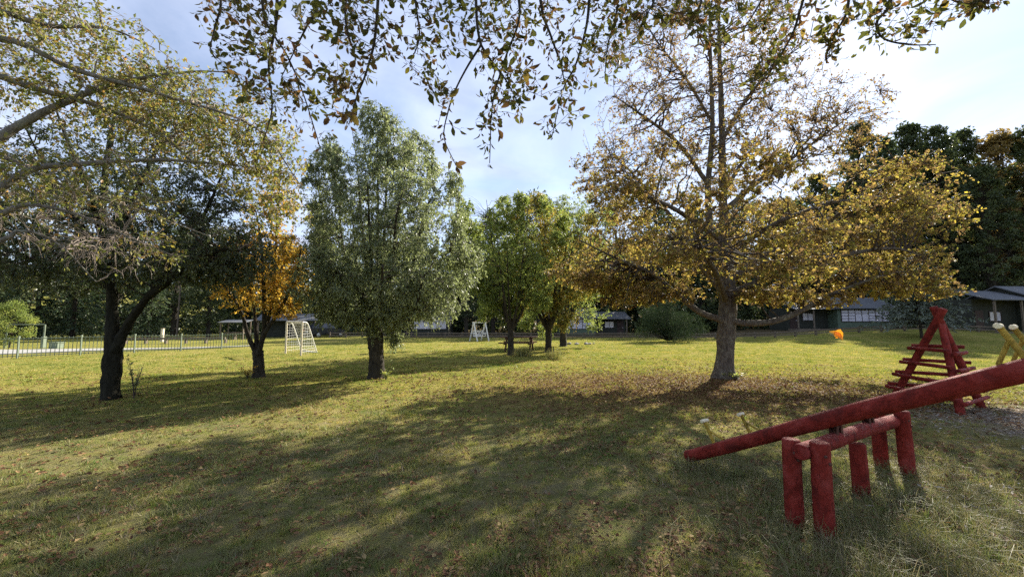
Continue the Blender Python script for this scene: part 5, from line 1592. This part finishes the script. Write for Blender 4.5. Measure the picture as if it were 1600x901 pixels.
def vnoise(x, y, s_, seed):
    rg = np.random.default_rng(seed)
    out = np.zeros_like(x)
    for k in range(7):
        a = rg.uniform(0, 6.28); f = s_ * rg.uniform(0.6, 1.7); ph = rg.uniform(0, 6.28)
        out += np.sin((x * math.cos(a) + y * math.sin(a)) * f + ph + 1.3 * np.sin((x * math.sin(a) - y * math.cos(a)) * f * 0.7 + ph * 2))
    return out / 7

def blades(x, y, h, w, lean, rng, tall=False, name='grass', mat=None, label='', la=None, tone=None):
    n = len(x)
    z = terr(x, y) - 0.004
    a = rng.uniform(0, 6.28, n)
    la = rng.uniform(0, 6.28, n) if la is None else la
    B = np.stack([x, y, z], 1)
    sd = np.stack([np.cos(a), np.sin(a), np.zeros(n)], 1) * (w / 2)[:, None]
    ld = np.stack([np.cos(la), np.sin(la), np.zeros(n)], 1) * (lean * h)[:, None]
    upv = np.array([[0, 0, 1.0]]) * h[:, None]
    rnd = rng.uniform(0, 1, n)
    if tone is not None: rnd = np.clip(0.65 * tone + 0.35 * rnd, 0, 1)
    if not tall:
        V = np.stack([B - sd, B + sd, B + ld + upv], 1).reshape(-1, 3)
        T = np.arange(n * 3).reshape(-1, 3)
        me = fast_mesh(name, V, T, None, {'rnd': np.repeat(rnd, 3)}, False)
    else:
        m = B + ld * 0.3 + upv * 0.55
        t = B + ld + upv * np.clip(1.05 - lean * 0.35, 0.4, 1)[:, None]
        V = np.stack([B - sd, B + sd, m + sd * 0.7, m - sd * 0.7, t], 1).reshape(-1, 3)
        i = np.arange(n)[:, None] * 5
        me = fast_mesh(name, V, i + np.array([[3, 2, 4]]), i + np.array([[0, 1, 2, 3]]), {'rnd': np.repeat(rnd, 5)}, False)
    o = link(name, me, mat)
    tag(o, label, 'grass', None, 'stuff')
    return o

def tufts(centres, n_each, spread, h0, h1, w, lean, rng):
    xs, ys, hs = [], [], []
    for (cx0, cy0, k) in centres:
        n = int(n_each * k)
        xs.append(cx0 + rng.standard_normal(n) * spread); ys.append(cy0 + rng.standard_normal(n) * spread)
        hs.append(rng.uniform(h0, h1, n) * k ** 0.4)
    x, y, h = map(np.concatenate, (xs, ys, hs))
    return x, y, h, np.full(len(x), w) * rng.uniform(0.6, 1.3, len(x)), np.abs(rng.normal(lean, lean * 0.6, len(x)))
rg = np.random.default_rng(909)
def lawn_cover(x, y):
    litter = np.exp(-(((x - 4.8) / 4.8) ** 2 + ((y - 10.4) / 3.0) ** 2))
    bare = np.exp(-(((x - 9.2) / 2.2) ** 2 + ((y - 6.6) / 1.4) ** 2))
    return np.clip(0.55 + 0.8 * vnoise(x, y, 1.6, 1) + 0.95 * vnoise(x, y, 6.0, 2) - 0.6 * litter - 0.9 * bare, 0.06, 1)
tx, ty, tr_ = scatter(56000, 1.4, 47, 1.8, rg)
kp = (rg.uniform(0, 1, len(tx)) < lawn_cover(tx, ty)) & (ty < 45 - 0.12 * np.maximum(tx, 0)) & ~((tx < -12) & (ty > 16.5 + (tx + 26) * 0.9))
tx, ty, tr_ = tx[kp], ty[kp], tr_[kp]
NB = 15                                                        # blades to a tuft, fanning out from its heart
m = len(tx)
tv = rg.uniform(0.55, 1.5, m) * np.clip(1 + 0.5 * vnoise(tx, ty, 2.4, 3), 0.5, 1.6)
oa = rg.uniform(0, 6.28, (m, NB)); orr = np.abs(rg.normal(0, 1, (m, NB))) * (0.022 * np.interp(tr_, [2, 12, 20, 45], [1, 2.0, 3.2, 6.0]) * tv)[:, None]
x = (tx[:, None] + np.cos(oa) * orr).ravel(); y = (ty[:, None] + np.sin(oa) * orr).ravel()
hh = (np.interp(tr_, [2, 6, 12], [0.040, 0.040, 0.038])[:, None] * tv[:, None] * rg.uniform(0.5, 1.4, (m, NB))).ravel()
rr_ = np.repeat(tr_, NB)
ww = np.interp(rr_, [1.5, 4, 10, 20, 45], [0.0052, 0.0075, 0.013, 0.024, 0.06]) * rg.uniform(0.7, 1.3, len(x))
blades(x, y, hh, ww, rg.uniform(0.15, 1.2, len(x)), rg, False, 'grass', M['grass'], 'short patchy lawn grass with straw and green tufts', oa.ravel() + rg.normal(0, 0.6, len(x)), np.repeat(np.clip(rg.normal(0.48, 0.27, m), 0.13, 1), NB))
gx_, gy_, gr_ = scatter(420, 1.6, 13, 1.5, rg)                 # fresher, longer clumps here and there
kp = vnoise(gx_, gy_, 2.1, 14) > 0.0
cl_ = [(a_, b_, rg.uniform(0.5, 1.0)) for a_, b_ in zip(gx_[kp], gy_[kp])]
x, y, h, w, ln = tufts(cl_, 45, 0.06, 0.03, 0.07, 0.0055, 0.6, rg)
blades(x, y, h, w, ln, rg, True, 'grass_clumps', M['grass'], 'fresh green grass clumps dotted over the lawn', None, np.zeros(len(x)))

cs = []
for k in range(520):
    px, d = rg.uniform(1010, 1680), 1 / rg.uniform(1 / 5.6, 1 / 2.0)
    g = gnd(px, d)
    wgt = np.exp(-(((g[0] - 3.3) / 2.2) ** 2 + ((g[1] - 3.7) / 1.5) ** 2)) * (0.5 + 0.6 * (vnoise(np.array([g[0]]), np.array([g[1]]), 2.2, 5)[0] + 0.6))
    if rg.uniform() < wgt: cs.append((g[0], g[1], rg.uniform(0.3, 1.1)))
for fx, fd in ((1292, 3.25), (1244, 3.41), (1346, 4.0), (1421, 4.52), (1379, 4.72), (1085, 4.8), (1110, 4.7), (1060, 4.6)):
    g = gnd(fx, fd)
    for k in range(6): cs.append((g[0] + rg.normal(0, 0.12), g[1] + rg.normal(0, 0.10) - 0.05, rg.uniform(0.4, 0.9)))
x, y, h, w, ln = tufts(cs, 62, 0.11, 0.06, 0.25, 0.0042, 0.8, rg)
blades(x, y, h, w, ln, rg, True, 'tall_grass', M['tall'], 'tall thin seeding grass around the red seesaw posts')
cs = [(gnd(px, d)[0] + rg.normal(0, 0.15), gnd(px, d)[1] + rg.normal(0, 0.15), 0.8) for px, d in ((822, 20.2), (824, 20.3), (818, 20.1), (812, 20.2), (868, 18.7), (862, 18.8), (866, 18.6)) for _ in range(3)]
x, y, h, w, ln = tufts(cs, 60, 0.10, 0.25, 0.65, 0.010, 0.35, rg)
blades(x, y, h, w, ln, rg, True, 'dry_grass', M['tall'], 'upright dry straw tufts at the foot of the trees by the picnic table')

# ------------------------------------------------------------------ fallen leaves and chips
def litter_obj(name, x, y, size, mat, label, rng, wr=0.6, lift=0.045):
    n = len(x)
    P = np.stack([x, y, terr(x, y) + rng.uniform(0.008, lift, n)], 1)
    a = rng.uniform(0, 6.28, n)
    ax = np.stack([np.cos(a), np.sin(a), rng.normal(0, 0.22, n)], 1)
    nr = np.array([[0, 0, 1.0]]) + rng.normal(0, 0.35, (n, 3))
    V, T, A = leaf_geo(P, ax, nr, size, size * wr, rng.uniform(0, 1, n), 0.3)
    ca = Acc(); ca.add(V, tris=T, a=A)
    tag(link(name, ca.mesh(name), mat), label, 'litter', None, 'stuff')
x, y, r = scatter(75000, 1.5, 20, 1.6, rg)
k = rg.uniform(0, 1, len(x)) < np.clip(0.30 + 0.8 * vnoise(x, y, 1.7, 8) + 0.8 * vnoise(x, y, 7.0, 9), 0.06, 1)
x, y, r = x[k], y[k], r[k]
x2 = rg.normal(4.6, 3.3, 14000); y2 = rg.normal(10.3, 2.0, 14000)
x = np.concatenate([x, x2]); y = np.concatenate([y, y2])
litter_obj('fallen_leaves', x, y, rg.uniform(0.026, 0.058, len(x)) * np.interp(np.hypot(x, y), [2, 12], [0.85, 1.6]), M['leaf_fallen'], 'brown fallen leaves scattered over the lawn', rg)
x = rg.normal(9.0, 1.3, 4200); y = rg.normal(6.7, 0.9, 4200)
x = np.concatenate([x, rg.normal(4.6, 0.5, 500)]); y = np.concatenate([y, rg.normal(3.4, 0.5, 500)])
litter_obj('wood_chips', x, y, rg.uniform(0.03, 0.09, len(x)), M['chips'], 'pale wood chips and straw trodden into bare soil by the climbing frame', rg, 0.25, 0.03)
